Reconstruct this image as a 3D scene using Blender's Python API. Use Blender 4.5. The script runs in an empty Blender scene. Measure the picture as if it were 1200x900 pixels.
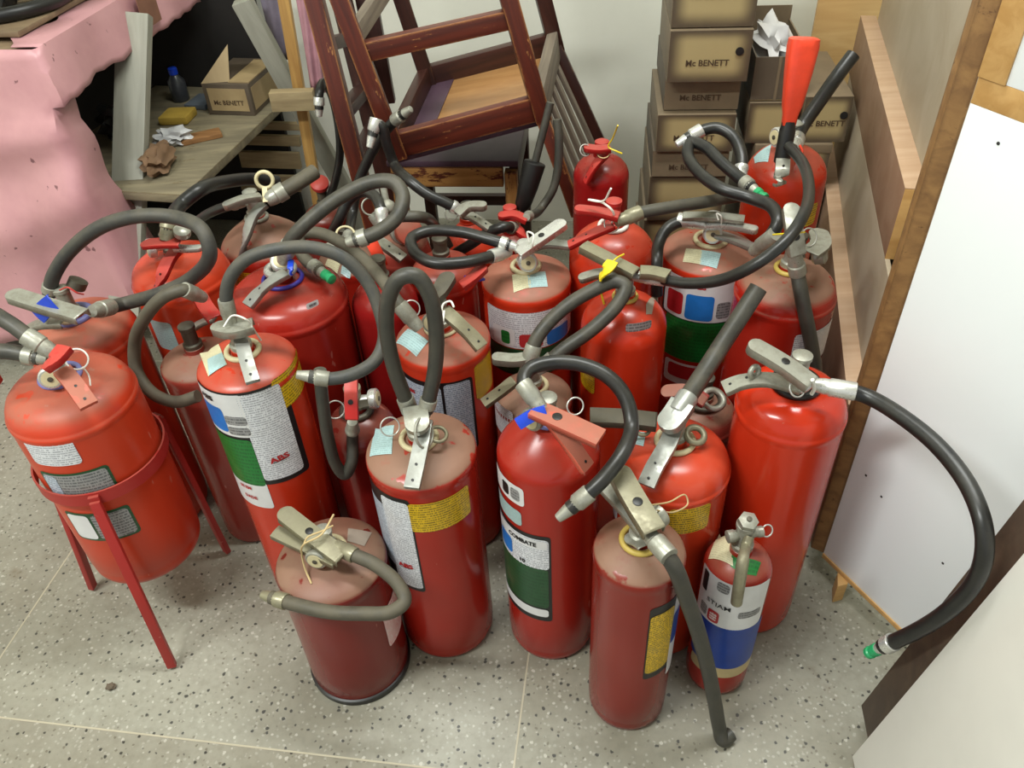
import bpy, bmesh, math, random
from math import sin, cos, pi, radians, sqrt, atan2, hypot
from mathutils import Vector, Matrix

S = bpy.context.scene
COL = S.collection
random.seed(4)

# ------------------------------------------------------------------ camera
FOC, PITCH, ROLL, CAMH = 956.0, radians(40.57), radians(3.4), 1.32
_up = Vector((0, sin(PITCH), cos(PITCH)))
FW = Vector((0, cos(PITCH), -sin(PITCH)))
RT = Vector((1, 0, 0)) * cos(ROLL) - _up * sin(ROLL)
UP = Vector((1, 0, 0)) * sin(ROLL) + _up * cos(ROLL)
CAM = Vector((0, 0, CAMH))
cd = bpy.data.cameras.new('camera')
cd.sensor_fit = 'HORIZONTAL'
cd.sensor_width = 36.0
cd.lens = FOC / 1200.0 * 36.0
cd.clip_start = 0.02
co = bpy.data.objects.new('camera', cd)
COL.objects.link(co)
m = Matrix((RT, UP, -FW)).transposed().to_4x4()
m.translation = CAM
co.matrix_world = m
S.camera = co

# ------------------------------------------------------------------ world, lights, exposure
w = bpy.data.worlds.new('world')
S.world = w
w.use_nodes = True
w.node_tree.nodes['Background'].inputs[0].default_value = (0.93, 0.97, 1.0, 1)
w.node_tree.nodes['Background'].inputs[1].default_value = 0.46
S.view_settings.view_transform = 'Standard'
S.view_settings.look = 'None'
S.view_settings.gamma = 1.0
S.view_settings.use_curve_mapping = False
S.view_settings.exposure = 0.6


def area(name, loc, sx, sy, power, color, rz=0.0):
    l = bpy.data.lights.new(name, 'AREA')
    l.shape = 'RECTANGLE'
    l.size, l.size_y = sx, sy
    l.energy = power
    l.color = color
    o = bpy.data.objects.new(name, l)
    o.location = loc
    o.rotation_euler = (0, 0, rz)
    COL.objects.link(o)
    return o


area('ceiling_tube_light', (0.3, 1.1, 2.68), 1.2, 0.18, 27, (0.97, 1.0, 0.97), radians(-8))
area('panel_fill_light', (-1.35, 0.0, 2.68), 1.2, 0.18, 46, (0.97, 1.0, 0.97), radians(-8))  # second lamp, added to brighten the white cabinet panel


# ------------------------------------------------------------------ pixel to place
def ray(u, v):
    return FW + RT * ((u - 600) / FOC) - UP * ((v - 450) / FOC)


def Pz(u, v, z):
    d = ray(u, v)
    return CAM + d * ((z - CAMH) / d.z)


def Py(u, v, y):
    d = ray(u, v)
    return CAM + d * (y / d.y)


# ------------------------------------------------------------------ materials
MATS = {}


def s2l(c):
    return tuple(((x / 255.0) / 12.92 if x / 255.0 <= 0.04045 else ((x / 255.0 + 0.055) / 1.055) ** 2.4) for x in c) + (1.0,)


class NT:
    def __init__(self, name):
        self.m = bpy.data.materials.new(name)
        self.m.use_nodes = True
        self.t = self.m.node_tree
        self.b = self.t.nodes['Principled BSDF']

    def n(self, typ, **kw):
        x = self.t.nodes.new(typ)
        for k, v in kw.items():
            setattr(x, k, v)
        return x

    def link(self, a, b):
        self.t.links.new(a, b)

    def val(self, sock, v):
        if isinstance(v, (int, float, tuple, list)):
            sock.default_value = v
        else:
            self.link(v, sock)

    def math(self, op, a, b=0.0, c=None):
        x = self.n('ShaderNodeMath', operation=op)
        self.val(x.inputs[0], a)
        self.val(x.inputs[1], b)
        if c is not None:
            self.val(x.inputs[2], c)
        return x.outputs[0]

    def noise(self, scale, detail=4, rough=0.55, vec=None, dist=0.0):
        x = self.n('ShaderNodeTexNoise')
        x.inputs['Scale'].default_value = scale
        x.inputs['Detail'].default_value = detail
        x.inputs['Roughness'].default_value = rough
        x.inputs['Distortion'].default_value = dist
        if vec is not None:
            self.link(vec, x.inputs['Vector'])
        return x.outputs[0]

    def ramp(self, fac, lo, hi):
        x = self.n('ShaderNodeMapRange', interpolation_type='SMOOTHSTEP')
        self.val(x.inputs[0], fac)
        x.inputs[1].default_value = lo
        x.inputs[2].default_value = hi
        return x.outputs[0]

    def mix(self, fac, a, b):
        x = self.n('ShaderNodeMix', data_type='RGBA')
        self.val(x.inputs[0], fac)
        self.val(x.inputs[6], a)
        self.val(x.inputs[7], b)
        return x.outputs[2]

    def coord(self, which='Object', scale=None, rot=None):
        x = self.n('ShaderNodeTexCoord').outputs[which]
        if scale or rot:
            mp = self.n('ShaderNodeMapping')
            if scale:
                mp.inputs['Scale'].default_value = scale
            if rot:
                mp.inputs['Rotation'].default_value = rot
            self.link(x, mp.inputs['Vector'])
            x = mp.outputs[0]
        return x

    def bump(self, h, strength=0.2, dist=0.002):
        x = self.n('ShaderNodeBump')
        x.inputs['Strength'].default_value = strength
        x.inputs['Distance'].default_value = dist
        self.link(h, x.inputs['Height'])
        self.link(x.outputs[0], self.b.inputs['Normal'])

    def done(self, color, rough=0.5, metal=0.0, coat=0.0):
        self.val(self.b.inputs['Base Color'], color)
        self.val(self.b.inputs['Roughness'], rough)
        self.val(self.b.inputs['Metallic'], metal)
        if coat:
            self.b.inputs['Coat Weight'].default_value = coat
        return self.m


def plain(name, rgb, rough=0.5, metal=0.0, var=0.12, scale=18.0):
    k = ('plain', name)
    if k not in MATS:
        t = NT(name)
        c = s2l(rgb)
        n = t.noise(scale, 5, 0.6, t.coord())
        d = tuple(x * (1 - var * 2) for x in c[:3]) + (1,)
        MATS[k] = t.done(t.mix(t.ramp(n, 0.3, 0.75), c, d), rough, metal)
    return MATS[k]


def red_paint(rgb, dust=0.0, rough=0.21):
    k = ('red', rgb, round(dust, 2), rough)
    if k not in MATS:
        t = NT('red_paint')
        oc = t.coord()
        geo = t.n('ShaderNodeNewGeometry')
        sep = t.n('ShaderNodeSeparateXYZ')
        t.link(geo.outputs['Normal'], sep.inputs[0])
        rnd = t.n('ShaderNodeObjectInfo').outputs['Random']
        nz = t.ramp(sep.outputs[2], 0.3, 0.72)
        n1 = t.noise(22, 6, 0.65, oc)
        n2 = t.noise(5, 3, 0.5, oc)
        patch = t.math('MULTIPLY', t.ramp(n1, 0.30, 0.50), t.ramp(n2, 0.25, 0.5))
        df = t.math('MINIMUM', t.math('MULTIPLY', t.math('MULTIPLY', nz, dust), t.math('ADD', t.math('MULTIPLY', patch, 0.42), 0.58)), 0.9)
        spots = t.math('SUBTRACT', 1.0, t.math('MULTIPLY', t.ramp(t.noise(34, 3, 0.5, oc), 0.64, 0.69), 0.85))
        df = t.math('MULTIPLY', df, spots)
        df = t.math('ADD', df, t.math('MULTIPLY', t.ramp(n2, 0.45, 0.8), 0.10 * min(1, dust + 0.3)))
        base = s2l(rgb)
        dark = tuple(x * 0.72 for x in base[:3]) + (1,)
        c = t.mix(t.ramp(t.noise(3.0, 3, 0.5, oc), 0.35, 0.7), base, dark)
        scr = t.ramp(t.noise(60, 2, 0.5, t.coord('Object', (1, 1, 0.35))), 0.735, 0.76)
        c = t.mix(t.math('MULTIPLY', scr, 0.55), c, s2l((190, 120, 105)))
        c = t.mix(df, c, s2l((138, 108, 88)))
        r = t.math('ADD', t.math('MULTIPLY', df, 0.40), rough)
        t.bump(t.noise(9, 2, 0.4, oc), 0.04, 0.004)
        t.b.inputs['Specular IOR Level'].default_value = 0.42
        MATS[k] = t.done(c, r, 0.0)
    return MATS[k]


def metal(name, rgb, rough=0.42, grime=0.5, met=0.75):
    k = ('metal', name)
    if k not in MATS:
        t = NT(name)
        oc = t.coord()
        n = t.ramp(t.noise(45, 5, 0.7, oc), 0.35, 0.7)
        c = t.mix(t.math('MULTIPLY', n, grime), s2l(rgb), s2l((112, 104, 86)))
        t.bump(t.noise(120, 3, 0.6, oc), 0.15, 0.001)
        MATS[k] = t.done(c, t.math('ADD', t.math('MULTIPLY', n, 0.25), rough), met)
    return MATS[k]


def rubber(name, rgb, dust, rough=0.5):
    k = ('rub', name)
    if k not in MATS:
        t = NT(name)
        oc = t.coord()
        geo = t.n('ShaderNodeNewGeometry')
        sep = t.n('ShaderNodeSeparateXYZ')
        t.link(geo.outputs['Normal'], sep.inputs[0])
        nz = t.ramp(sep.outputs[2], -0.3, 0.9)
        n = t.ramp(t.noise(24, 7, 0.7, oc), 0.25, 0.68)
        df = t.math('MULTIPLY', t.math('MULTIPLY', t.math('ADD', t.math('MULTIPLY', nz, 0.7), 0.3), n), dust)
        c = t.mix(df, s2l(rgb), s2l((104, 97, 80)))
        t.bump(t.noise(160, 2, 0.5, oc), 0.15, 0.0008)
        MATS[k] = t.done(c, t.math('ADD', t.math('MULTIPLY', df, 0.35), rough))
    return MATS[k]


def wood(name, light, dark, scale=(3, 40, 40), rough=0.55, worn=None, worn_lo=0.5, worn_hi=0.56):
    k = ('wood', name)
    if k not in MATS:
        t = NT(name)
        v = t.coord('Object', scale)
        n = t.noise(1.6, 6, 0.6, v, 0.6)
        c = t.mix(t.ramp(n, 0.3, 0.7), s2l(light), s2l(dark))
        if worn:
            wn = t.noise(16, 8, 0.75, t.coord('Object', (.7, 2.6, 2.6)))
            bv = t.n('ShaderNodeBevel', samples=4)
            bv.inputs['Radius'].default_value = 0.007
            gn_ = t.n('ShaderNodeNewGeometry')
            dt = t.n('ShaderNodeVectorMath', operation='DOT_PRODUCT')
            t.link(bv.outputs[0], dt.inputs[0])
            t.link(gn_.outputs['Normal'], dt.inputs[1])
            eg = t.ramp(dt.outputs['Value'], 0.995, 0.86)
            wf = t.ramp(t.math('ADD', wn, t.math('MULTIPLY', eg, 0.20)), worn_lo, worn_hi)
            c = t.mix(wf, c, s2l(worn))
        t.bump(n, 0.15, 0.002)
        MATS[k] = t.done(c, rough)
    return MATS[k]


def printed(name, paper, ink, pitch=0.0048, amount=0.75, rough=0.35, ink2=None):
    """paper with rows of very fine print too small to read, laid out by the label's own UVs in metres"""
    k = ('print', name)
    if k not in MATS:
        t = NT(name)
        uv = t.n('ShaderNodeUVMap').outputs[0]
        sep = t.n('ShaderNodeSeparateXYZ')
        t.link(uv, sep.inputs[0])
        row = t.math('MULTIPLY', sep.outputs[1], 1.0 / pitch)
        fr = t.math('FRACT', row)
        fl = t.math('FLOOR', row)
        cmb = t.n('ShaderNodeCombineXYZ')
        t.link(t.math('MULTIPLY', sep.outputs[0], 520.0), cmb.inputs[0])
        t.link(t.math('MULTIPLY', fl, 7.3), cmb.inputs[1])
        wn = t.noise(1.0, 2, 0.6, cmb.outputs[0])
        ink_f = t.math('MULTIPLY', t.math('MULTIPLY', t.ramp(fr, 0.38, 0.5), t.ramp(wn, 0.40, 0.52)), amount)
        c = t.mix(ink_f, s2l(paper), s2l(ink))
        st = t.ramp(t.noise(14, 5, 0.6, t.coord()), 0.52, 0.8)
        c = t.mix(t.math('MULTIPLY', st, 0.3), c, s2l((150, 135, 110)))
        MATS[k] = t.done(c, rough)
    return MATS[k]


RED = dict(
    bright=(196, 50, 24), orange=(200, 62, 34), mid=(162, 34, 22), deep=(156, 36, 26), dull=(130, 33, 24), dark=(118, 25, 21), pink=(150, 58, 48), cherry=(150, 26, 26))
M_GREY = metal('grey_cast_metal', (166, 166, 154), 0.32, 0.5, 0.42)
M_SILV = metal('silver_metal', (212, 212, 206), 0.24, 0.2, 0.6)
M_STEEL = metal('steel_strip', (166, 168, 162), 0.28, 0.35, 0.5)
M_OLIVE = metal('dusty_olive_metal', (146, 141, 116), 0.32, 0.45, 0.38)
M_DARKM = metal('dark_metal', (92, 88, 78), 0.45, 0.4, 0.6)
M_BLACKR = rubber('black_rubber', (24, 25, 26), 0.14, 0.34)
M_GREYR = rubber('dusty_grey_rubber', (50, 50, 46), 0.45, 0.42)
M_DUSTR = rubber('very_dusty_rubber', (70, 66, 55), 0.65, 0.5)
M_BLUE = plain('blue_plastic', (28, 70, 205), 0.35)
M_PBLUE = plain('faded_blue_plastic', (120, 122, 178), 0.45)
M_VIOL = plain('blue_violet_plastic', (62, 52, 150), 0.4)
M_CREAM = plain('cream_plastic_ring', (214, 202, 160), 0.5)
M_YEL = plain('yellow_plastic', (232, 208, 40), 0.4)
M_YELR = plain('yellowed_plastic_ring', (205, 178, 88), 0.5)
M_WHITE = plain('white_plastic', (235, 232, 222), 0.45)
M_GREEN = plain('green_plastic', (40, 160, 100), 0.35)
M_BLACK = plain('black_plastic', (24, 23, 22), 0.4)
M_TWINE = plain('beige_twine', (205, 180, 130), 0.8)
M_SALM = red_paint((206, 98, 78), 0.55, 0.4)
M_REDPL = red_paint((196, 44, 42), 0.25, 0.35)
M_ORPL = plain('orange_red_plastic', (235, 72, 44), 0.35)
L_WHITE = printed('label_white_print', (226, 228, 232), (70, 75, 95), 0.0044, 0.55)
L_BLUEW = printed('label_bluish_print', (190, 200, 212), (80, 96, 120), 0.0042)
L_BARE = plain('label_white_bare', (226, 226, 226), 0.35, 0, 0.06)
L_YEL = printed('label_yellow_print', (222, 182, 28), (60, 48, 20), 0.005, 0.75)
L_GREEN = printed('label_green_print', (22, 118, 48), (12, 84, 34), 0.008, 0.8)
L_DGREEN = printed('label_dark_green_print', (28, 78, 44), (18, 56, 32), 0.009, 0.7)
L_BLUE = plain('label_blue', (34, 120, 205), 0.35)
L_NAVY = plain('label_navy', (22, 62, 150), 0.35)
L_RED = plain('label_red', (190, 40, 46), 0.35)
L_BLACK = plain('label_black', (26, 26, 28), 0.4)
L_GREYP = printed('label_grey_print', (150, 150, 150), (70, 70, 75), 0.006, 0.8)
L_REDP = printed('label_red_print', (224, 214, 212), (190, 60, 66), 0.006, 0.9)
L_CYAN = printed('sticker_cyan_print', (170, 198, 198), (80, 110, 112), 0.0042, 0.35)
L_CRM = printed('sticker_cream_print', (206, 200, 164), (120, 112, 80), 0.0042, 0.3)
L_GREYST = plain('sticker_grey', (160, 146, 132), 0.5)
L_INK = plain('dark_brown_ink', (74, 54, 36), 0.7)
L_INKR = plain('red_ink', (188, 34, 38), 0.5)
L_INKB = plain('black_ink', (26, 26, 28), 0.5)


# ------------------------------------------------------------------ mesh helpers
def link(name, me, mat=None, parent=None, smooth=True, sharp=40):
    o = bpy.data.objects.new(name, me)
    COL.objects.link(o)
    if mat:
        me.materials.append(mat)
    if parent:
        o.parent = parent
    if smooth and len(me.polygons):
        me.polygons.foreach_set('use_smooth', [True] * len(me.polygons))
        if sharp:
            me.set_sharp_from_angle(angle=radians(sharp))
    return o


def mesh(name, verts, faces, mat=None, parent=None, smooth=True, sharp=40, uv=None):
    me = bpy.data.meshes.new(name)
    me.from_pydata([tuple(v) for v in verts], [], faces)
    if uv:
        l = me.uv_layers.new(name='UVMap')
        for p in me.polygons:
            for li in p.loop_indices:
                l.data[li].uv = uv[me.loops[li].vertex_index]
    me.update()
    return link(name, me, mat, parent, smooth, sharp)


def empty(name, loc, rz=0.0):
    o = bpy.data.objects.new(name, None)
    o.empty_display_size = 0.05
    o.location = loc
    o.rotation_euler = (0, 0, rz)
    COL.objects.link(o)
    return o


def tag(o, label, cat, group=None):
    o['label'] = label
    o['category'] = cat
    if group:
        o['group'] = group
    return o


def lathe_data(prof, seg=48, origin=Vector((0, 0, 0)), axis=Vector((0, 0, 1))):
    ax = Vector(axis).normalized()
    a = ax.orthogonal().normalized()
    if abs(ax.z) > 0.999:
        a = Vector((1, 0, 0))
    b = ax.cross(a)
    V, F = [], []
    for (r, z) in prof:
        for i in range(seg):
            t = 2 * pi * i / seg
            V.append(origin + ax * z + (a * cos(t) + b * sin(t)) * r)
    n = len(prof)
    for j in range(n - 1):
        for i in range(seg):
            k = (i + 1) % seg
            F.append((j * seg + i, j * seg + k, (j + 1) * seg + k, (j + 1) * seg + i))
    F.append(tuple(reversed(range(seg))))
    F.append(tuple(range((n - 1) * seg, n * seg)))
    return V, F


def lathe(name, prof, mat, parent, seg=48, origin=(0, 0, 0), axis=(0, 0, 1), sharp=40):
    V, F = lathe_data(prof, seg, Vector(origin), Vector(axis))
    return mesh(name, V, F, mat, parent, True, sharp)


def spline(P, sub=8):
    P = [Vector(p) for p in P]
    if len(P) < 3:
        return [P[0].lerp(P[-1], i / sub) for i in range(sub + 1)]
    out = []
    for i in range(len(P) - 1):
        p0 = P[i - 1] if i else P[0] * 2 - P[1]
        p1, p2 = P[i], P[i + 1]
        p3 = P[i + 2] if i + 2 < len(P) else P[-1] * 2 - P[-2]
        # centripetal Catmull-Rom
        t0 = 0.0
        t1 = t0 + max((p1 - p0).length, 1e-5) ** 0.5
        t2 = t1 + max((p2 - p1).length, 1e-5) ** 0.5
        t3 = t2 + max((p3 - p2).length, 1e-5) ** 0.5
        for k in range(sub):
            t = t1 + (t2 - t1) * k / sub
            A1 = p0 * ((t1 - t) / (t1 - t0)) + p1 * ((t - t0) / (t1 - t0))
            A2 = p1 * ((t2 - t) / (t2 - t1)) + p2 * ((t - t1) / (t2 - t1))
            A3 = p2 * ((t3 - t) / (t3 - t2)) + p3 * ((t - t2) / (t3 - t2))
            B1 = A1 * ((t2 - t) / (t2 - t0)) + A2 * ((t - t0) / (t2 - t0))
            B2 = A2 * ((t3 - t) / (t3 - t1)) + A3 * ((t - t1) / (t3 - t1))
            out.append(B1 * ((t2 - t) / (t2 - t1)) + B2 * ((t - t1) / (t2 - t1)))
    out.append(P[-1])
    return out


def tube_data(pts, r, seg=12, closed=False):
    """r: number or list of radii along pts"""
    n = len(pts)
    R = r if isinstance(r, (list, tuple)) else [r] * n
    V, F = [], []
    ref = None
    for i in range(n):
        if closed:
            t = (pts[(i + 1) % n] - pts[i - 1])
        else:
            t = pts[min(i + 1, n - 1)] - pts[max(i - 1, 0)]
        t = t.normalized() if t.length > 1e-9 else Vector((0, 0, 1))
        if ref is None:
            ref = t.orthogonal().normalized()
        ref = (ref - t * ref.dot(t))
        ref = ref.normalized() if ref.length > 1e-6 else t.orthogonal().normalized()
        b = t.cross(ref)
        for k in range(seg):
            a = 2 * pi * k / seg
            V.append(pts[i] + (ref * cos(a) + b * sin(a)) * R[i])
    for i in range(n if closed else n - 1):
        j = (i + 1) % n
        for k in range(seg):
            l = (k + 1) % seg
            F.append((i * seg + k, i * seg + l, j * seg + l, j * seg + k))
    if not closed:
        F.append(tuple(reversed(range(seg))))
        F.append(tuple(range((n - 1) * seg, n * seg)))
    return V, F


def tube(name, pts, r, mat, parent, seg=12, sub=8, smooth_path=True, closed=False):
    P = spline(pts, sub) if smooth_path else [Vector(p) for p in pts]
    V, F = tube_data(P, r, seg, closed)
    return mesh(name, V, F, mat, parent, True, 50)


def ring(name, c, R, r, mat, parent, normal=(0, 0, 1), seg=28, rs=8):
    n = Vector(normal).normalized()
    a = n.orthogonal().normalized()
    b = n.cross(a)
    P = [Vector(c) + (a * cos(2 * pi * i / seg) + b * sin(2 * pi * i / seg)) * R for i in range(seg)]
    V, F = tube_data(P, r, rs, True)
    return mesh(name, V, F, mat, parent, True, 0)


def box_data(c, ex, ey, ez):
    """c centre, ex ey ez half-extent vectors"""
    c = Vector(c)
    V = [c + ex * sx + ey * sy + ez * sz for sz in (-1, 1) for sy in (-1, 1) for sx in (-1, 1)]
    F = [(0, 2, 3, 1), (4, 5, 7, 6), (0, 1, 5, 4), (2, 6, 7, 3), (0, 4, 6, 2), (1, 3, 7, 5)]
    return V, F


def bevel_mesh(name, V, F, bev, mat, parent):
    bm = bmesh.new()
    vs = [bm.verts.new(v) for v in V]
    for f in F:
        bm.faces.new([vs[i] for i in f])
    bmesh.ops.recalc_face_normals(bm, faces=bm.faces)
    if bev > 0:
        bmesh.ops.bevel(bm, geom=list(bm.edges), offset=bev, segments=2, affect='EDGES', profile=0.6)
    me = bpy.data.meshes.new(name)
    bm.to_mesh(me)
    bm.free()
    return link(name, me, mat, parent, True, 35)


def box(name, c, sx, sy, sz, mat, parent=None, rz=0.0, bev=0.002):
    cz, s = cos(rz), sin(rz)
    V, F = box_data(c, Vector((cz, s, 0)) * sx / 2, Vector((-s, cz, 0)) * sy / 2, Vector((0, 0, sz / 2)))
    return bevel_mesh(name, V, F, bev, mat, parent)


def bar(name, p, q, wid, thk, mat, parent=None, side=(0, 1, 0), bev=0.002):
    """rectangular bar; the mesh lies along its own local x so wood grain follows it"""
    p, q = Vector(p), Vector(q)
    t = (q - p)
    L = t.length
    t.normalize()
    s = Vector(side)
    s = (s - t * s.dot(t)).normalized()
    n = t.cross(s)
    V, F = box_data((L / 2, 0, 0), Vector((L / 2, 0, 0)), Vector((0, wid / 2, 0)), Vector((0, 0, thk / 2)))
    o = bevel_mesh(name, V, F, bev, mat, parent)
    mm = Matrix((t, s, n)).transposed().to_4x4()
    mm.translation = p
    o.matrix_local = mm
    return o


def slab(name, o0, ex, ey, ez, mat, parent=None, bev=0.001):
    """box from corner o0 with full edge vectors"""
    ex, ey, ez = Vector(ex), Vector(ey), Vector(ez)
    c = Vector(o0) + (ex + ey + ez) / 2
    V, F = box_data(c, ex / 2, ey / 2, ez / 2)
    return bevel_mesh(name, V, F, bev, mat, parent)


def channel(name, pts, wid, flange, mat, parent, up=(0, 0, 1), thick=0.0018, round_end=True, taper=0.0, sub=6, hole=None):
    """bent U-section strip (levers, handles); rounded at its far end"""
    P = spline(pts, sub)
    up = Vector(up)
    L = [0.0]
    for i in range(1, len(P)):
        L.append(L[-1] + (P[i] - P[i - 1]).length)
    # resample finely
    tot = L[-1]
    N = 26
    ss = [tot * i / N for i in range(N)] + [tot * (1 - 0.02), tot]
    if round_end:
        ss = [x for x in ss if x < tot - wid * 0.5] + [tot - wid * 0.5 * (1 - sin(a)) for a in (0, 0.4, 0.8, 1.15, 1.4, 1.55)]
    V, F = [], []

    def at(s):
        for i in range(1, len(P)):
            if L[i] >= s - 1e-9:
                f = (s - L[i - 1]) / max(L[i] - L[i - 1], 1e-9)
                return P[i - 1].lerp(P[i], f), (P[i] - P[i - 1]).normalized()
        return P[-1], (P[-1] - P[-2]).normalized()
    for s in ss:
        c, t = at(s)
        wx = t.cross(up)
        wx = wx.normalized() if wx.length > 1e-6 else Vector((1, 0, 0))
        n = wx.cross(t).normalized()
        hw = wid / 2 * (1 - taper * s / tot)
        fl = flange
        if round_end and s > tot - wid * 0.5:
            d = (s - (tot - wid * 0.5)) / (wid * 0.5)
            hw = hw * sqrt(max(0.0, 1 - min(1, d) ** 2)) + 0.0006
        V += [c - wx * hw - n * fl, c - wx * hw, c - wx * hw * 0.3 + n * 0.0006, c + wx * hw * 0.3 + n * 0.0006, c + wx * hw, c + wx * hw - n * fl]
    m_ = len(ss)
    for i in range(m_ - 1):
        for k in range(5):
            F.append((i * 6 + k, i * 6 + k + 1, (i + 1) * 6 + k + 1, (i + 1) * 6 + k))
    e = (m_ - 1) * 6
    F.append((e + 0, e + 1, e + 2, e + 3, e + 4, e + 5))
    o = mesh(name, V, F, mat, parent, True, 50)
    md = o.modifiers.new('thickness', 'SOLIDIFY')
    md.thickness = thick
    md.offset = 0
    if hole is not None:
        # eyelet: raised black disc, painted for the dark inside the hole
        c, t = at(tot * hole)
        wx = t.cross(up).normalized()
        n = wx.cross(t).normalized()
        lathe('eyelet', [(wid * 0.23, 0), (wid * 0.23, 0.0013), (wid * 0.2, 0.0016)], M_BLACK, o, 16, c + n * 0.0008, n)
    return o


def text_mesh(body, size, bold=0.0):
    c = bpy.data.curves.new('txt', 'FONT')
    c.body = body
    c.size = size
    c.offset = bold
    c.align_x = 'CENTER'
    c.align_y = 'CENTER'
    c.resolution_u = 2
    o = bpy.data.objects.new('txt', c)
    COL.objects.link(o)
    bpy.context.view_layer.update()
    me = bpy.data.meshes.new_from_object(o)
    bpy.data.objects.remove(o)
    V = [v.co.copy() for v in me.vertices]
    F = [tuple(p.vertices) for p in me.polygons]
    bpy.data.meshes.remove(me)
    return V, F


def lettering(name, body, size, mat, parent, org, ex, ez, bold=0.0, sx=1.0):
    V, F = text_mesh(body, size, bold)
    org, ex, ez = Vector(org), Vector(ex), Vector(ez)
    return mesh(name, [org + ex * v.x * sx + ez * v.y for v in V], F, mat, parent, False)


# ------------------------------------------------------------------ the setting
RX = Vector((0.985, -0.172, 0.0))     # along the back wall
RY = Vector((0.172, 0.985, 0.0))      # away from the viewer
RZ = radians(-9.9)


def room(a, b, z=0.0):
    """room axes: a along the back wall, b away from the viewer"""
    return RX * a + RY * b + Vector((0, 0, z))


def struct(o, label):
    o['kind'] = 'structure'
    o['label'] = label
    return o


def mat_terrazzo():
    t = NT('terrazzo')
    oc = t.n('ShaderNodeNewGeometry').outputs['Position']
    big = t.noise(1.7, 5, 0.6, oc)
    c = t.mix(t.ramp(big, 0.33, 0.68), s2l((152, 150, 136)), s2l((122, 116, 99)))
    fine = t.noise(70, 4, 0.6, oc)
    c = t.mix(t.math('MULTIPLY', t.ramp(fine, 0.4, 0.7), 0.35), c, s2l((116, 112, 98)))

    def chips(scale, thr_lo, thr_hi, pick):
        v = t.n('ShaderNodeTexVoronoi')
        v.inputs['Scale'].default_value = scale
        v.inputs['Randomness'].default_value = 1.0
        dis = t.n('ShaderNodeTexNoise')
        dis.inputs['Scale'].default_value = scale * 1.6
        dis.inputs['Detail'].default_value = 2
        t.link(oc, dis.inputs['Vector'])
        mx = t.n('ShaderNodeMix', data_type='VECTOR')
        mx.inputs[0].default_value = 0.5 / scale
        t.link(oc, mx.inputs[4])
        t.link(dis.outputs['Color'], mx.inputs[5])
        t.link(mx.outputs[1], v.inputs['Vector'])
        d = t.math('SUBTRACT', 1.0, t.ramp(v.outputs['Distance'], thr_lo, thr_hi))
        sp = t.n('ShaderNodeSeparateColor')
        t.link(v.outputs['Color'], sp.inputs[0])
        p = t.math('GREATER_THAN', sp.outputs[0], pick)
        return t.math('MULTIPLY', d, p)
    c = t.mix(t.math('MULTIPLY', chips(130, 0.25, 0.40, 0.6), 0.4), c, s2l((178, 176, 164)))
    c = t.mix(t.math('MULTIPLY', chips(95, 0.2, 0.32, 0.86), 0.6), c, s2l((196, 192, 180)))
    c = t.mix(t.math('MULTIPLY', chips(110, 0.18, 0.30, 0.72), 0.7), c, s2l((96, 89, 74)))
    c = t.mix(t.math('MULTIPLY', chips(84, 0.18, 0.30, 0.72), 0.9), c, s2l((36, 34, 30)))
    st = t.ramp(t.noise(6.5, 6, 0.65, oc), 0.60, 0.78)
    c = t.mix(t.math('MULTIPLY', st, 0.65), c, s2l((100, 82, 60)))
    return t.done(c, t.math('ADD', t.math('MULTIPLY', big, 0.25), 0.34))


def mat_wall():
    t = NT('painted_wall')
    oc = t.coord()
    n = t.noise(2.2, 6, 0.6, oc)
    c = t.mix(t.ramp(n, 0.35, 0.75), s2l((238, 238, 224)), s2l((226, 226, 211)))
    t.bump(t.noise(60, 4, 0.6, oc), 0.1, 0.002)
    return t.done(c, 0.6)


M_TERR = mat_terrazzo()
M_WALL = mat_wall()
M_STRIP = plain('terrazzo_divider_strip', (180, 172, 150), 0.4, 0, 0.06)
floor = struct(slab('floor', room(-4.0, -2.6, -0.06), RX * 7.0, RY * 6.2, (0, 0, 0.05), M_STRIP), 'speckled terrazzo floor cast in large slabs')
A0, B0 = -0.1356, 0.565
for i in range(-3, 4):
    for j in range(-3, 3):
        slab('terrazzo_slab', room(A0 + i * 0.97 + 0.0016, B0 + j * 0.97 + 0.0016, -0.0099), RX * 0.9668, RY * 0.9668, (0, 0, 0.0099), M_TERR, floor, 0.0004)
for i in range(-2, 4):   # thin pale divider strips between the slabs
    slab('divider_strip', room(A0 + i * 0.97 - 0.00155, B0 - 0.97 * 2, -0.0099), RX * 0.0031, RY * 0.97 * 4, (0, 0, 0.0101), M_STRIP, floor, 0)
for j in range(-2, 4):
    slab('divider_strip', room(A0 - 0.97 * 2, B0 + j * 0.97 - 0.00155, -0.0099), RX * 0.97 * 4, RY * 0.0031, (0, 0, 0.0100), M_STRIP, floor, 0)

WB = room(0, 2.33).dot(RY)           # distance of back wall along RY
struct(slab('wall_back', room(-3.2, WB, 0), RX * 6.0, RY * 0.12, (0, 0, 2.8), M_WALL), 'cream painted back wall')
struct(slab('wall_left', room(-2.6, -2.4, 0), RX * 0.12, RY * 4.6, (0, 0, 2.8), M_WALL), 'cream painted left wall')
struct(slab('wall_right', room(2.3, -2.4, 0), RX * 0.12, RY * 4.6, (0, 0, 2.8), M_WALL), 'cream painted right wall')
struct(slab('ceiling', room(-3.2, -2.4, 2.8), RX * 6.0, RY * 4.8, (0, 0, 0.1), M_WALL), 'white ceiling')


# ------------------------------------------------------------------ extinguishers
GROUP = 'fire extinguishers crowded on the terrazzo floor'


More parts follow.
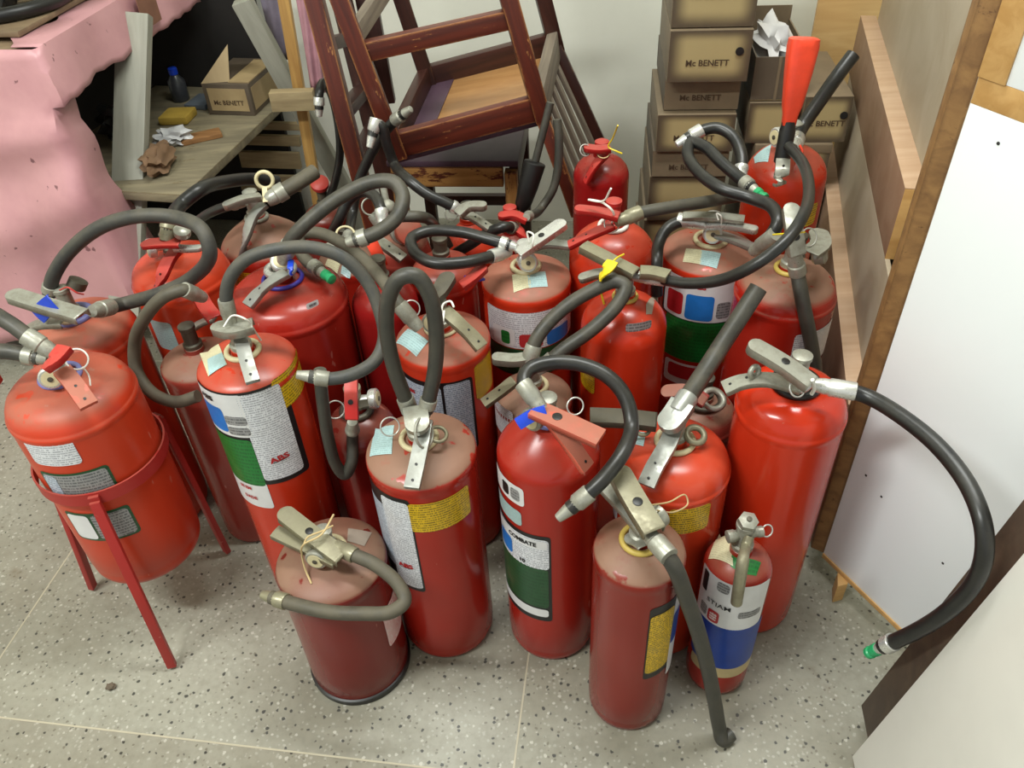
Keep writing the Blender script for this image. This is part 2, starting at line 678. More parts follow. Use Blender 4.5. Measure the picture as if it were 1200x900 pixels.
def dome(shape, R, h):
    if shape == 'flat':
        return [(R, h - .016), (R * 1.006, h - .012), (R * 1.012, h - .008), (R * 1.012, h - .001), (R * .995, h + .003), (R * .96, h + .0065), (R * .85, h + .012),
                (R * .65, h + .0185), (R * .45, h + .023), (R * .25, h + .0255), (.016, h + .026)]
    if shape == 'cone':
        return [(R, h - .004), (R, h), (R * .985, h + .007), (R * .94, h + .014), (R * .84, h + .024), (R * .66, h + .037), (R * .45, h + .05), (R * .3, h + .058), (.018, h + .061)]
    if shape == 'round':
        return [(R * 1.0, h - .012), (R * 1.010, h - .008), (R * 1.014, h - .004), (R * 1.010, h + .001), (R * .992, h + .0025), (R * .985, h + .006), (R * .965, h + .013), (R * .91, h + .023),
                (R * .82, h + .031), (R * .66, h + .038), (R * .45, h + .0425), (R * .25, h + .0445), (.016, h + .045)]
    if shape == 'bullet':
        out = []
        for i in range(11):
            a = radians(86) * i / 10
            out.append((R * cos(a) if i < 10 else .016, h + R * .82 * sin(a)))
        return out


class Ext:
    def __init__(s, x, y, h, R, shape, red, dust, label, z0=0.0, base=None, rough=0.21):
        s.x, s.y, s.h, s.R, s.z0 = x, y, h, R, z0
        s.o = tag(empty('fire_extinguisher', (x, y, z0)), label, 'fire extinguisher', GROUP)
        s.org = Vector((x, y, z0))
        s.prof = dome(shape, R, h)
        p = [(R * .90, z0), (R * .955, z0 + .003), (R * .985, z0 + .010), (R * .992, z0 + .02), (R * .985, z0 + .026), (R, z0 + .031)]
        if shape == 'bullet':
            p = [(R * .84, z0), (R * .93, z0 + .006), (R * .985, z0 + .018), (R, z0 + .035)]
        n0 = 8
        zz = s.prof[0][1]
        for i in range(1, n0):
            p.append((R, p[-1][1] + (zz - p[-1][1]) * i / n0))
        prof = [(r, z - z0) for r, z in p + s.prof]
        s.red = red_paint(RED[red], dust, rough)
        lathe('body', prof, s.red, s.o, 64, sharp=55)
        if base:
            lathe('base_ring', [(R * 1.0, 0.0005), (R * 1.03, .002), (R * 1.035, .012), (R * 1.0, .014)], base, s.o, 64)
        s.apex = s.prof[-1][1]

    def L(s, p):
        return Vector(p) - s.org

    def dz(s, r):
        p = s.prof
        for (r1, z1), (r2, z2) in zip(p, p[1:]):
            if r2 <= r <= r1:
                return z1 + (z2 - z1) * (r1 - r) / max(r1 - r2, 1e-6)
        return s.apex if r < p[-1][0] else p[0][1]

    def q(s, e):
        """point spec -> world: (u,v,'z',above rim) (u,v,'y',behind axis) ('c', above apex) ('p',x,y,z)"""
        if e[0] == 'c':
            return Vector((s.x, s.y, s.apex + e[1]))
        if e[0] == 'p':
            return Vector(e[1:])
        if e[2] == 'z':
            return Pz(e[0], e[1], s.h + e[3])
        if e[2] == 'Z':
            return Pz(e[0], e[1], e[3])
        if e[2] == 'Y':
            return Py(e[0], e[1], e[3])
        return Py(e[0], e[1], s.y + e[3])

    # --- top fittings
    def collar(s, mat, r=.025, t=.0045):
        ring('collar', s.L((s.x, s.y, s.dz(r) + .003)), r, t, mat, s.o)
        return s

    def valve(s, mat, high=.045, gauge=None, gmat=None, r=.0125, red_neck=True):
        a = s.L((s.x, s.y, s.apex - .004))
        if red_neck:
            lathe('neck', [(.017, 0), (.017, .012), (.0145, .014)], s.red, s.o, 24, a)
        v = lathe('valve_body', [(.016, 0), (.0165, .008), (.013, .010), (r, .013), (r, high - .008), (r * 1.15, high - .006), (r * 1.15, high), (r * .7, high + .003)], mat, s.o, 20, a + Vector((0, 0, .012)))
        s.vz = s.apex + .008 + high
        if gauge is not None:
            d = Vector(gauge).normalized()
            c = a + Vector((0, 0, .024))
            g = lathe('gauge', [(.008, 0), (.008, .016), (.0155, .018), (.0172, .022), (.0172, .030), (.0150, .032)], gmat or mat, s.o, 24, c + d * .008, d)
            lathe('gauge_face', [(.0125, 0), (.0125, .0008), (.003, .0012)], M_CREAM, g, 20, c + d * .0402, d)
            lathe('gauge_hub', [(.004, 0), (.004, .0015), (.001, .002)], M_DARKM, g, 12, c + d * .041, d)
        return s

    def lever(s, pts, wid=.022, flange=.010, mat=None, name='lever', hole=None, up=(0, 0, 1), rnd=True, taper=0.0):
        P = [s.L(s.q(e)) for e in pts]
        return channel(name, P, wid, flange, mat or M_GREY, s.o, up, hole=hole, round_end=rnd, taper=taper)

    def handle(s, pts, wid=.019, mat=None, up=(0, 0, 1)):
        o = s.lever(pts, wid, .007, mat or M_STEEL, 'carry_handle', None, up, False)
        P = [s.L(s.q(e)) for e in pts]
        t = (P[-1] - P[-2]).normalized()
        wx = t.cross(Vector(up)).normalized()
        n = wx.cross(t)
        for k in (.010, .034):
            lathe('rivet_hole', [(.0022, 0), (.0022, .0009), (.0012, .0012)], M_BLACK, o, 10, P[-1] - t * k + n * .0012, n)
        return o

    def hose(s, pts, r=.0115, mat=None, start=.038, end=.045, fmat=None, tip=None, sub=8, tipmat=None):
        P = [s.L(s.q(e)) for e in pts]
        C = spline(P, sub)
        o = mesh('hose', *tube_data(C, r, 14), mat or M_GREYR, s.o, True, 50)
        fm = fmat or M_GREY
        d0 = (C[0] - C[1]).normalized()
        d1 = (C[-1] - C[-2]).normalized()
        if start:
            lathe('ferrule', [(r * 1.16, -start), (r * 1.2, -start + .002), (r * 1.2, -.012), (r * 1.05, -.010), (r * 1.05, -.004), (r * .95, .004), (r * .8, .010)], fm, o, 18, C[0], d0)
        if end and tip != 'bare':
            lathe('nozzle', [(r * 1.14, -end * .7), (r * 1.2, -end * .68), (r * 1.2, -end * .25), (r * 1.0, -end * .2), (r * .85, end * .1), (r * .62, end * .42), (r * .5, end * .44)], fm, o, 18, C[-1], d1)
        if tip == 'green':
            c = C[-1] + d1 * end * .30
            lathe('nozzle_cap', [(r * .85, 0), (r * .85, .008), (r * .68, .010), (r * .68, .014), (r * .85, .016), (r * .8, .022), (r * .4, .023)], M_GREEN, o, 16, c, d1)
        return o

    def pin_ring(s, e, R=.014, r=.0012, mat=None, normal=(.3, -.8, .5)):
        return ring('pin_ring', s.L(s.q(e)), R, r, mat or M_SILV, s.o, normal, 24, 6)

    def tie(s, pts, mat=None, r=.0011):
        return tube('seal_tie', [s.L(s.q(e)) for e in pts], r, mat or M_WHITE, s.o, 6, 6)

    # --- labels wrapped on the cylinder, found from where they show
    def hit(s, u, v, R=None):
        R = R or s.R
        d = ray(u, v)
        ox, oy = CAM.x - s.x, CAM.y - s.y
        a = d.x * d.x + d.y * d.y
        b = 2 * (ox * d.x + oy * d.y)
        c = ox * ox + oy * oy - R * R
        D = b * b - 4 * a * c
        t = (-b - sqrt(D)) / (2 * a) if D > 0 else -b / (2 * a)
        p = CAM + d * t
        return atan2(p.y - s.y, p.x - s.x), p.z

    def patch(s, L, Rr, T, B, mat, lift=.0008, name='label', lab=None, parent=None):
        a0, a1 = s.hit(*L)[0], s.hit(*Rr)[0]
        z1, z0 = s.hit(*T)[1], s.hit(*B)[1]
        if a1 < a0:
            a1 += 2 * pi
        return s.wrap(a0, a1, z0, z1, mat, lift, name, lab, parent)

    def wrap(s, a0, a1, z0, z1, mat, lift=.0008, name='label', lab=None, parent=None):
        R = s.R + lift
        n = max(3, int((a1 - a0) / .09))
        # rounded corners: trim rows at both ends
        rc = min(.006, (z1 - z0) * .25, R * (a1 - a0) * .25)
        rows = [(z0, rc), (z0 + rc * .3, rc * .3), (z0 + rc, 0), (z1 - rc, 0), (z1 - rc * .3, rc * .3), (z1, rc)]
        V, F, UV = [], [], []
        for z, tr in rows:
            for i in range(n + 1):
                a = a0 + tr / R + (a1 - a0 - 2 * tr / R) * i / n
                V.append(Vector((R * cos(a), R * sin(a), z - s.z0)))
                UV.append((R * (a - a0), z))
        for j in range(len(rows) - 1):
            for i in range(n):
                k = j * (n + 1) + i
                F.append((k, k + 1, k + n + 2, k + n + 1))
        o = mesh(name, V, F, mat, parent or s.o, True, 0, UV)
        if lab:
            o['label'] = lab
        return (o, a0, a1, z0, z1)

    def sub(s, of, x0, x1, y0, y1, mat, lift=.0014, name='label_panel'):
        """panel inside a patch, x y in 0..1"""
        o, a0, a1, z0, z1 = of
        return s.wrap(a0 + (a1 - a0) * x0, a0 + (a1 - a0) * x1, z0 + (z1 - z0) * y0, z0 + (z1 - z0) * y1, mat, lift, name, None, o)

    def text(s, of, body, x, y, size, mat, bold=0.0, sx=1.0, rot=0.0):
        o, a0, a1, z0, z1 = of
        R = s.R + .0022
        V, F = text_mesh(body, size, bold)
        ac, zc = a0 + (a1 - a0) * x, z0 + (z1 - z0) * y
        W = []
        for v in V:
            px = (v.x * cos(rot) - v.y * sin(rot)) * sx
            py = v.x * sin(rot) + v.y * cos(rot)
            a = ac + px / R
            W.append(Vector((R * cos(a), R * sin(a), zc + py - s.z0)))
        mesh('lettering', W, F, mat, o, False)

    def sticker(s, quad, mat, lift=.0012, name='sticker', lab=None, n=5):
        """quad: four pixels, clockwise from top-left, laid on the dome"""
        zz = s.h + .012
        C = []
        for (u, v) in quad:
            z = zz
            for _ in range(4):
                p = Pz(u, v, z)
                z = s.dz(min(s.R, hypot(p.x - s.x, p.y - s.y))) + lift
            C.append(Pz(u, v, z))
        V, F, UV = [], [], []
        W = (C[1] - C[0]).length
        H = (C[3] - C[0]).length
        for j in range(n + 1):
            for i in range(n + 1):
                a, b = i / n, j / n
                p = C[0].lerp(C[1], a).lerp(C[3].lerp(C[2], a), b)
                r = hypot(p.x - s.x, p.y - s.y)
                V.append(s.L((p.x, p.y, s.dz(min(r, s.R)) + lift)))
                UV.append((a * W, (1 - b) * H))
        for j in range(n):
            for i in range(n):
                k = j * (n + 1) + i
                F.append((k + n + 1, k + n + 2, k + 1, k))
        o = mesh(name, V, F, mat, s.o, True, 0, UV)
        if lab:
            o['label'] = lab
        return o


def abs_logo(e, of, x, y, size):
    e.text(of, 'ABS', x, y, size, L_INKR, .0006, 1.25, radians(8))
    e.text(of, '______', x, y - .012, size * .45, L_INKB, .0005, 1.2, radians(8))


# ---- front row
def toward(x, y, dz=0.25, turn=0.0):
    a = atan2(-y, -x) + radians(turn)
    return (cos(a), sin(a), dz)


e = Ext(-.300, .805, .288, .086, 'flat', 'dark', 1.0, 'squat dusty dark red fire extinguisher with black base ring, hose curled round its front', base=M_BLACK)
e.collar(M_CREAM, .026).valve(M_GREY, .04, toward(-.3, .8, .1, -35))
e.lever([(402, 652, 'z', .066), (365, 625, 'z', .078), (329, 597, 'z', .088)], .027, .012, M_OLIVE, hole=.52)
e.lever([(395, 657, 'z', .055), (360, 640, 'z', .06), (322, 622, 'z', .066)], .021, .008, M_OLIVE, 'carry_handle', rnd=False)
e.hose([(397, 641, 'z', .062), (412, 649, 'z', .060), (440, 662, 'z', .052), (466, 684, 'z', .035), (474, 704, 'z', .022), (458, 717, 'z', .018), (425, 719, 'z', .016), (385, 717, 'z', .014), (345, 708, 'z', .010), (318, 700, 'z', .006)], .0105, M_DUSTR, .03, .04, M_OLIVE)
e.tie([(391, 603, 'z', .09), (376, 627, 'z', .092), (356, 638, 'z', .085), (354, 652, 'z', .05), (358, 668, 'z', .03), (365, 684, 'z', .018)], M_TWINE, .0016)
e.tie([(356, 638, 'z', .085), (360, 630, 'z', .09), (378, 622, 'z', .093), (390, 616, 'z', .088)], M_TWINE, .0013)
e.sticker([(408, 619), (436, 624), (427, 640), (407, 634)], L_GREYST, lab='grey torn sticker')
e.patch((449, 728), (471, 722), (460, 692), (458, 757), L_REDP, lab='white label with red print')

e = Ext(-.143, .876, .448, .083, 'flat', 'mid', 1.15, 'dusty-topped fire extinguisher with yellow label and tall hairpin hose, centre-left front row')
e.collar(M_CREAM, .026).valve(M_GREY, .042)
e.handle([(498, 492, 'z', .07), (494, 515, 'z', .062), (488, 545, 'z', .046), (482, 571, 'z', .034)], .021, M_STEEL)
e.lever([(486, 476, 'z', .092), (488, 490, 'z', .09), (490, 506, 'z', .082)], .034, .012, M_GREY, 'lever_head')
e.hose([(483, 488, 'y', .012), (473, 462, 'y', .014), (461, 428, 'y', .016), (453, 385, 'y', .018), (456, 347, 'y', .02), (470, 325, 'y', .02), (488, 324, 'y', .02), (503, 345, 'y', .018), (511, 385, 'y', .016), (510, 430, 'y', .012), (504, 462, 'y', .006), (499, 482, 'y', 0)], .0108, M_GREYR, .036, .03, M_GREY)
e.pin_ring((457, 500, 'z', .05), .014)
e.pin_ring((497, 507, 'z', .07), .022, .0022, M_GREY, (.8, -.3, .3))
e.pin_ring((513, 509, 'z', .045), .013, .003, M_OLIVE, (.2, -.2, .9))
e.sticker([(440, 502), (462, 498), (459, 532), (433, 535)], L_CYAN, lab='blue-grey worn sticker')
bk = e.patch((432, 600), (489, 640), (463, 583), (474, 685), L_BLACK, .0005)
p = e.patch((455, 618), (487, 640), (463, 587), (474, 682), L_WHITE, .001)
abs_logo(e, p, .5, .26, .013)
e.patch((432, 590), (452, 600), (440, 580), (448, 642), L_BLUEW, .001)
e.patch((440, 640), (455, 645), (448, 630), (455, 668), L_GREEN, .001)
e.patch((480, 608), (551, 595), (517, 586), (518, 620), L_YEL)

e = Ext(.048, .854, .458, .077, 'cone', 'mid', .12, 'cone-shouldered fire extinguisher with salmon lever and blue seal, front row centre')
e.collar(M_PBLUE, .02, .004).valve(M_GREY, .034, toward(.05, .85, .15, -38), M_GREY)
e.lever([(626, 477, 'z', .118), (655, 490, 'z', .116), (704, 512, 'z', .108)], .03, .008, M_SALM, hole=.36, rnd=False)
e.handle([(648, 490, 'z', .098), (668, 516, 'z', .088), (690, 548, 'z', .054)], .023, M_SALM)
e.lever([(640, 482, 'z', .121), (624, 487, 'z', .112), (607, 497, 'z', .10)], .016, .003, M_BLUE, 'plastic_seal', rnd=False, up=(0, -.8, .6))
e.pin_ring((674, 476, 'z', .11), .012)
e.hose([(632, 476, 'z', .115), (622, 462, 'z', .125), (614, 447, 'z', .135), (620, 433, 'z', .14), (645, 425, 'z', .142), (680, 427, 'z', .14), (712, 441, 'z', .13), (733, 466, 'z', .11), (740, 500, 'z', .085), (730, 530, 'z', .08), (708, 560, 'z', .065), (685, 582, 'z', .045), (668, 596, 'z', .03)], .0105, M_BLACKR, .04, .05, M_GREY)
bk = e.patch((586, 640), (646, 665), (612, 622), (620, 722), L_BLACK, .0005)
p = e.patch((588, 636), (643, 640), (612, 626), (622, 664), L_WHITE, .001)
e.sub(p, .02, .98, .70, .96, L_BARE)
e.text(p, 'COMBATE', .60, .82, .0125, L_INKB, .0005, .9)
e.sub(p, .10, .42, .12, .64, L_BLUE)
e.text(p, '10', .60, .15, .012, L_INKB, .0004)
e.patch((592, 690), (643, 690), (618, 662), (622, 708), L_DGREEN, .001)
e.patch((596, 705), (643, 718), (620, 709), (624, 719), L_BARE, .001)
p = e.patch((584, 560), (614, 582), (596, 563), (602, 588), L_BARE)
e.sub(p, .42, .62, .2, .8, L_BLACK)
e.sub(p, .68, .9, .2, .8, L_GREYP)
e.patch((585, 590), (611, 602), (596, 590), (602, 611), L_CYAN)

e = Ext(.163, .705, .396, .064, 'flat', 'dull', .9, 'slim dull red fire extinguisher nearest the viewer, its dusty hose hanging to the floor')
e.collar(M_YELR, .025, .0045).valve(M_GREY, .045, toward(.16, .7, .1, 140))
e.lever([(768, 622, 'z', .088), (745, 585, 'z', .098), (723, 546, 'z', .105)], .03, .013, M_OLIVE, hole=.42)
e.lever([(757, 622, 'z', .06), (735, 595, 'z', .066), (708, 566, 'z', .07)], .022, .008, M_GREY, 'carry_handle', rnd=False)
e.hose([(762, 627, 'z', .068), (775, 642, 'z', .066), (790, 664, 'z', .045), (803, 697, 'Z', .375), (818, 740, 'Z', .285), (830, 785, 'Z', .185), (838, 825, 'Z', .095), (843, 853, 'Z', .033), (847, 867, 'Z', .0135), (857, 860, 'Z', .0135)], .0115, M_GREYR, .04, .03, M_GREY, tip='bare')
e.tie([(762, 592, 'z', .08), (785, 588, 'z', .05), (803, 580, 'z', .04), (806, 590, 'z', .03), (790, 600, 'z', .04), (770, 598, 'z', .07)], M_TWINE, .0012)
bk = e.patch((758, 750), (787, 748), (775, 710), (770, 790), L_BLACK, .0005)
p = e.patch((759.5, 750), (785, 746), (775, 719), (770, 784), L_YEL, .001)
p = e.patch((787.5, 730), (795, 730), (791, 700), (788, 775), L_BARE, .001)
e.sub(p, .0, 1, .42, .8, L_NAVY)
e.lever([(756, 640, 'z', .05), (744, 632, 'z', .038), (733, 628, 'z', .036)], .02, .002, M_GREY, 'gauge_tab', rnd=True)

e = Ext(.323, .743, .295, .051, 'bullet', 'mid', .45, 'smallest front fire extinguisher, with white and blue label and no hose')
e.valve(M_GREY, .05)
lathe('valve_knob', [(.013, 0), (.0145, .003), (.0145, .012), (.010, .014), (.005, .015)], M_GREY, e.o, 6, e.L((e.x, e.y, e.apex + .058)), (.05, -.25, 1))
lathe('knob_screw', [(.004, 0), (.004, .002), (.001, .0025)], M_DARKM, e.o, 10, e.L((e.x, e.y, e.apex + .058)) + Vector((.0007, -.0037, .0148)), (.05, -.25, 1))
lathe('side_outlet', [(.008, -.02), (.008, .014), (.0095, .016), (.0095, .026), (.006, .027)], M_GREY, e.o, 14, e.L((e.x, e.y, e.apex + .036)), (-1, -.15, 0))
lathe('side_outlet', [(.007, 0), (.007, .018), (.0085, .02), (.0085, .027), (.005, .028)], M_GREY, e.o, 14, e.L((e.x, e.y, e.apex + .036)), (1, .1, 0))
e.pin_ring((899, 622, 'z', .075), .009, .0013)
tube('spout', [e.L(e.q(p_)) for p_ in [(878, 628, 'z', .085), (874, 640, 'z', .075), (871, 655, 'y', -.053), (867, 680, 'y', -.064), (863, 706, 'y', -.064)]], [.0075] * 16 + [.0085] * 17, M_OLIVE, e.o, 14)
e.sticker([(843, 625), (855, 630), (859, 664), (830, 655)], L_CRM, lab='yellowed part of sticker')
e.sticker([(858, 628), (868, 634), (866, 676), (856, 664)], L_GREEN, lab='green part of sticker')
e.sticker([(874, 654), (892, 659), (886, 676), (872, 676)], L_GREEN, lab='green scrap of sticker')
p = e.patch((819, 700), (896, 700), (862, 686), (858, 738), L_BARE, .001)
e.text(p, 'STIAM', .36, .46, .0135, L_INKB, .0001, 1.1)
e.sub(p, .10, .22, .08, .30, L_GREYP)
e.sub(p, .24, .40, .04, .30, L_RED)
e.sub(p, .27, .37, .09, .25, L_REDP, .0017)
e.sub(p, .06, .16, .55, .95, L_INKB)
e.sub(p, .30, .46, .76, .96, L_GREYP)
e.sub(p, .62, .93, .28, .42, L_GREYP)
e.patch((812, 745), (890, 755), (860, 738), (858, 783), L_NAVY, .001)
e.patch((810, 770), (888, 780), (858, 783), (857, 793), plain('label_beige', (196, 176, 130), .5), .001)

e = Ext(.412, .885, .486, .08, 'round', 'bright', .0, 'large clean bright red fire extinguisher at right, black hose arching over the white door', rough=.2)
e.collar(M_BLACK, .03, .007).valve(M_GREY, .045, toward(.4, .86, .35, 8), M_SILV)
e.lever([(953, 448, 'z', .115), (920, 424, 'z', .128), (879, 400, 'z', .138)], .026, .012, M_GREY, hole=.45)
e.handle([(938, 452, 'z', .085), (900, 443, 'z', .095), (868, 446, 'z', .085), (848, 454, 'z', .075)], .024, M_GREY)
ring('handle_hook', e.L(e.q((884, 436, 'z', .10))), .008, .004, M_GREY, e.o, (.5, -.8, .2))
e.hose([(962, 452, 'z', .085), (985, 456, 'z', .085), (1015, 464, 'y', -.075), (1055, 487, 'y', -.12), (1100, 524, 'y', -.18), (1135, 570, 'y', -.24), (1152, 615, 'y', -.285), (1153, 652, 'y', -.305), (1138, 688, 'y', -.305), (1108, 718, 'y', -.30), (1075, 739, 'y', -.285), (1034, 758, 'y', -.265)], .0108, M_BLACKR, .045, .035, M_SILV, tip='green')
e.tie([(952, 445, 'z', .12), (954, 456, 'z', .10), (951, 462, 'z', .09)], M_WHITE, .0028)
e.pin_ring((934, 455, 'z', .09), .012, .0014, M_SILV, (.3, -.6, .6))

# ---- second row
e = Ext(.237, .857, .41, .086, 'round', 'orange', .12, 'orange-red fire extinguisher with yellow label, between cone-shouldered one and large clean one')
e.collar(M_CREAM, .027).valve(M_GREY, .045)
e.handle([(790, 500, 'z', .09), (782, 520, 'z', .08), (766, 548, 'z', .058), (757, 568, 'z', .045)], .024, M_STEEL)
e.lever([(800, 470, 'z', .125), (790, 485, 'z', .118), (776, 501, 'z', .108)], .034, .013, M_STEEL, 'lever_head')
e.hose([(788, 492, 'z', .105), (800, 474, 'z', .115), (815, 452, 'z', .122), (842, 410, 'Y', .945), (868, 370, 'Y', .97), (889, 337, 'Y', .99)], .0135, M_GREYR, .045, .03, M_STEEL, tip='bare')
e.lever([(770, 492, 'z', .09), (735, 488, 'z', .092), (692, 486, 'z', .094)], .03, .01, M_DARKM, 'side_bracket', rnd=False)
e.pin_ring((752, 500, 'z', .08), .013, .003, M_OLIVE, (.3, -.4, .8))
ring('valve_yoke', e.L(e.q((815, 510, 'z', .062))), .013, .005, M_OLIVE, e.o, (.1, -.3, .9))
e.sticker([(736, 508), (757, 507), (754, 523), (731, 521)], L_CYAN, lab='pale blue sticker')
e.patch((783, 612), (831, 600), (808, 596), (808, 624), L_YEL)
e.patch((716, 590), (724, 600), (720, 585), (722, 608), L_WHITE)

e = Ext(-.403, .985, .548, .075, 'flat', 'bright', .32, 'tall red fire extinguisher with white and green label, yellow tag and slate hose loop')
e.collar(M_CREAM, .024).valve(M_GREY, .045)
e.handle([(280, 390, 'z', .06), (285, 408, 'z', .055), (291, 430, 'z', .043), (296, 446, 'z', .034)], .019, M_STEEL)
e.lever([(296, 378, 'z', .085), (272, 384, 'z', .082), (250, 380, 'z', .078)], .024, .012, M_GREY)
e.hose([(270, 376, 'z', .085), (265, 352, 'y', .0), (270, 325, 'y', .005), (290, 303, 'y', .01), (325, 292, 'y', .015), (365, 290, 'y', .015), (402, 302, 'y', .01), (430, 330, 'y', 0), (445, 365, 'y', -.02), (450, 396, 'y', -.04), (440, 422, 'y', -.065), (415, 438, 'y', -.085), (385, 444, 'y', -.09), (362, 441, 'y', -.09)], .0095, rubber('slate_rubber', (52, 55, 56), .55, .5), .036, .04, M_GREY)
e.tie([(262, 383, 'z', .09), (272, 370, 'z', .1), (288, 374, 'z', .1), (300, 390, 'z', .05), (306, 399, 'z', .035)], M_WHITE, .0014)
e.sticker([(234, 414), (256, 403), (266, 427), (244, 441)], L_CRM, lab='torn cream and blue sticker')
e.sticker([(243, 421), (260, 413), (265, 427), (245, 440)], L_CYAN, .0018)
bk = e.patch((236, 480), (349, 500), (285, 460), (322, 567), L_BLACK, .0004)
p1 = e.patch((240, 488), (290, 485), (265, 463), (280, 512), L_BARE, .001)
e.sub(p1, .06, .56, .08, .66, L_BLUE)
e.sub(p1, .56, .95, .3, .5, L_GREYP)
e.sub(p1, .56, .95, .05, .24, L_GREYP)
e.text(p1, 'ABS', .3, .84, .013, L_INKB, .0006, 1.2)
e.patch((252, 540), (304, 545), (275, 514), (290, 566), L_GREEN, .001)
p2 = e.patch((292, 510), (345, 510), (315, 454), (330, 560), L_WHITE, .001)
abs_logo(e, p2, .5, .24, .015)
e.patch((321, 462), (356, 440), (338, 430), (345, 470), L_YEL)
p = e.patch((276, 576), (317, 580), (296, 564), (300, 592), L_BARE)
e.text(p, 'SE EM', .5, .72, .0095, L_INKR, .0004)
e.text(p, 'DADE', .55, .36, .0095, L_INKR, .0004)

e = Ext(-.68, .97, .513, .095, 'round', 'orange', .5, 'orange-red dusty fire extinguisher held in the red three-legged stand at far left', z0=.158, rough=.3)
e.collar(M_PBLUE, .028).valve(M_GREY, .04, toward(-.68, .97, .15, -20), M_SILV)
e.handle([(72, 432, 'z', .09), (84, 446, 'z', .08), (104, 474, 'z', .058)], .024, M_SALM)
e.lever([(75, 405, 'z', .125), (62, 420, 'z', .12), (50, 430, 'z', .11)], .022, .01, M_REDPL)
e.pin_ring((90, 421, 'z', .095), .015, .0014, M_WHITE)
e.tie([(97, 430, 'z', .08), (104, 440, 'z', .065), (106, 452, 'z', .055)], M_WHITE, .0012)
e.hose([(57, 410, 'z', .115), (38, 398, 'z', .13), (10, 378, 'z', .15), (-25, 362, 'z', .16), (-60, 372, 'z', .16), (-62, 400, 'z', .14), (-30, 411, 'z', .125), (10, 412, 'z', .115), (46, 419, 'z', .105)], .0115, M_GREYR, .036, .03, M_GREY)
e.patch((29, 520), (97, 540), (62, 518), (62, 546), L_WHITE)
p = e.patch((52, 560), (137, 565), (95, 553), (100, 588), L_DGREEN)
e.sub(p, .04, .96, .06, .94, L_GREYP)
e.sub(p, .04, .25, .1, .9, L_BLUEW, .0018)
p = e.patch((86, 615), (163, 615), (128, 598), (128, 633), L_DGREEN)
e.sub(p, .42, .96, .07, .93, L_GREYP)
e.sub(p, .03, .38, .07, .93, L_BARE)

e = Ext(-.771, 1.21, .46, .095, 'round', 'orange', .65, 'dusty orange fire extinguisher behind the one in the stand, big hose loop against pink cloth', rough=.32)
e.collar(M_PBLUE, .03, .006).valve(M_GREY, .05, toward(-.77, 1.2, .1, -20))
e.lever([(96, 368, 'z', .14), (55, 356, 'z', .145), (10, 342, 'z', .15)], .028, .012, M_GREY)
e.lever([(75, 376, 'z', .105), (45, 378, 'z', .10), (22, 390, 'z', .085)], .022, .008, M_GREY, 'carry_handle', rnd=False)
e.lever([(62, 354, 'z', .155), (52, 362, 'z', .14), (44, 371, 'z', .12)], .026, .003, M_BLUE, 'plastic_seal', rnd=False, up=(.3, -.8, .5))
e.hose([(112, 364, 'z', .115), (145, 356, 'y', -.03), (190, 343, 'y', -.045), (226, 325, 'y', -.055), (246, 296, 'y', -.085), (237, 270, 'y', -.07), (206, 255, 'y', -.03), (165, 253, 'y', -.02), (120, 265, 'y', -.01), (82, 294, 'y', 0), (62, 325, 'y', 0), (58, 345, 'y', 0)], .0118, rubber('dark_slate_rubber', (44, 46, 47), .5, .45), .042, .03, M_GREY)
e.tie([(70, 340, 'z', .15), (80, 337, 'z', .16), (90, 343, 'z', .15), (98, 345, 'z', .14)], M_REDPL, .0014)
lathe('valve_cap', [(.014, 0), (.016, .002), (.016, .016), (.010, .018)], M_DARKM, e.o, 16, e.L((e.x + .02, e.y + .01, e.apex + .05)), (.5, .3, .7))

e = Ext(-.553, 1.15, .432, .066, 'flat', 'pink', .8, 'dusty pinkish fire extinguisher half hidden behind the tall labelled one, red valve lever')
e.valve(M_DARKM, .045)
e.lever([(252, 372, 'z', .105), (242, 360, 'z', .11), (232, 342, 'z', .115)], .024, .01, M_REDPL)
e.lever([(222, 385, 'z', .04), (236, 377, 'z', .05), (250, 372, 'z', .06)], .016, .006, M_GREY, 'carry_handle', rnd=False)
e.hose([(234, 347, 'Y', 1.115), (215, 340, 'Y', 1.095), (192, 348, 'Y', 1.09), (170, 372, 'Y', 1.095), (158, 402, 'y', -.045), (160, 434, 'y', -.06), (178, 460, 'y', -.085), (205, 471, 'y', -.10), (232, 464, 'y', -.105)], .0105, M_DUSTR, .036, .03, M_GREY, tip='bare')

# ---- middle rows
e = Ext(-.385, 1.206, .512, .103, 'round', 'deep', .12, 'broad deep red fire extinguisher with a violet-blue collar ring, left of centre', rough=.22)
e.collar(M_VIOL, .033, .004).valve(M_GREY, .05, toward(-.38, 1.2, 1.2, 10), M_SILV)
ring('valve_ring', e.L((e.x, e.y, e.apex + .02)), .022, .007, M_SILV, e.o)
e.handle([(335, 318, 'z', .09), (318, 328, 'z', .085), (302, 342, 'z', .07), (289, 357, 'z', .058)], .022, M_STEEL)
e.lever([(341, 305, 'z', .11), (340, 314, 'z', .11), (340, 321, 'z', .10)], .008, .003, M_BLUE, 'plastic_seal', rnd=False)
e.hose([(333, 302, 'z', .11), (342, 280, 'z', .15), (365, 256, 'z', .18), (400, 230, 'z', .20), (438, 213, 'z', .215), (462, 214, 'z', .215), (472, 230, 'z', .2), (465, 254, 'z', .18), (443, 272, 'z', .165), (415, 282, 'z', .155)], .0118, M_GREYR, .036, .03, M_GREY)
p = e.patch((358, 356), (374, 358), (366, 353), (366, 360.5), L_BARE)
e.sub(p, .2, .8, .3, .7, L_GREYP)

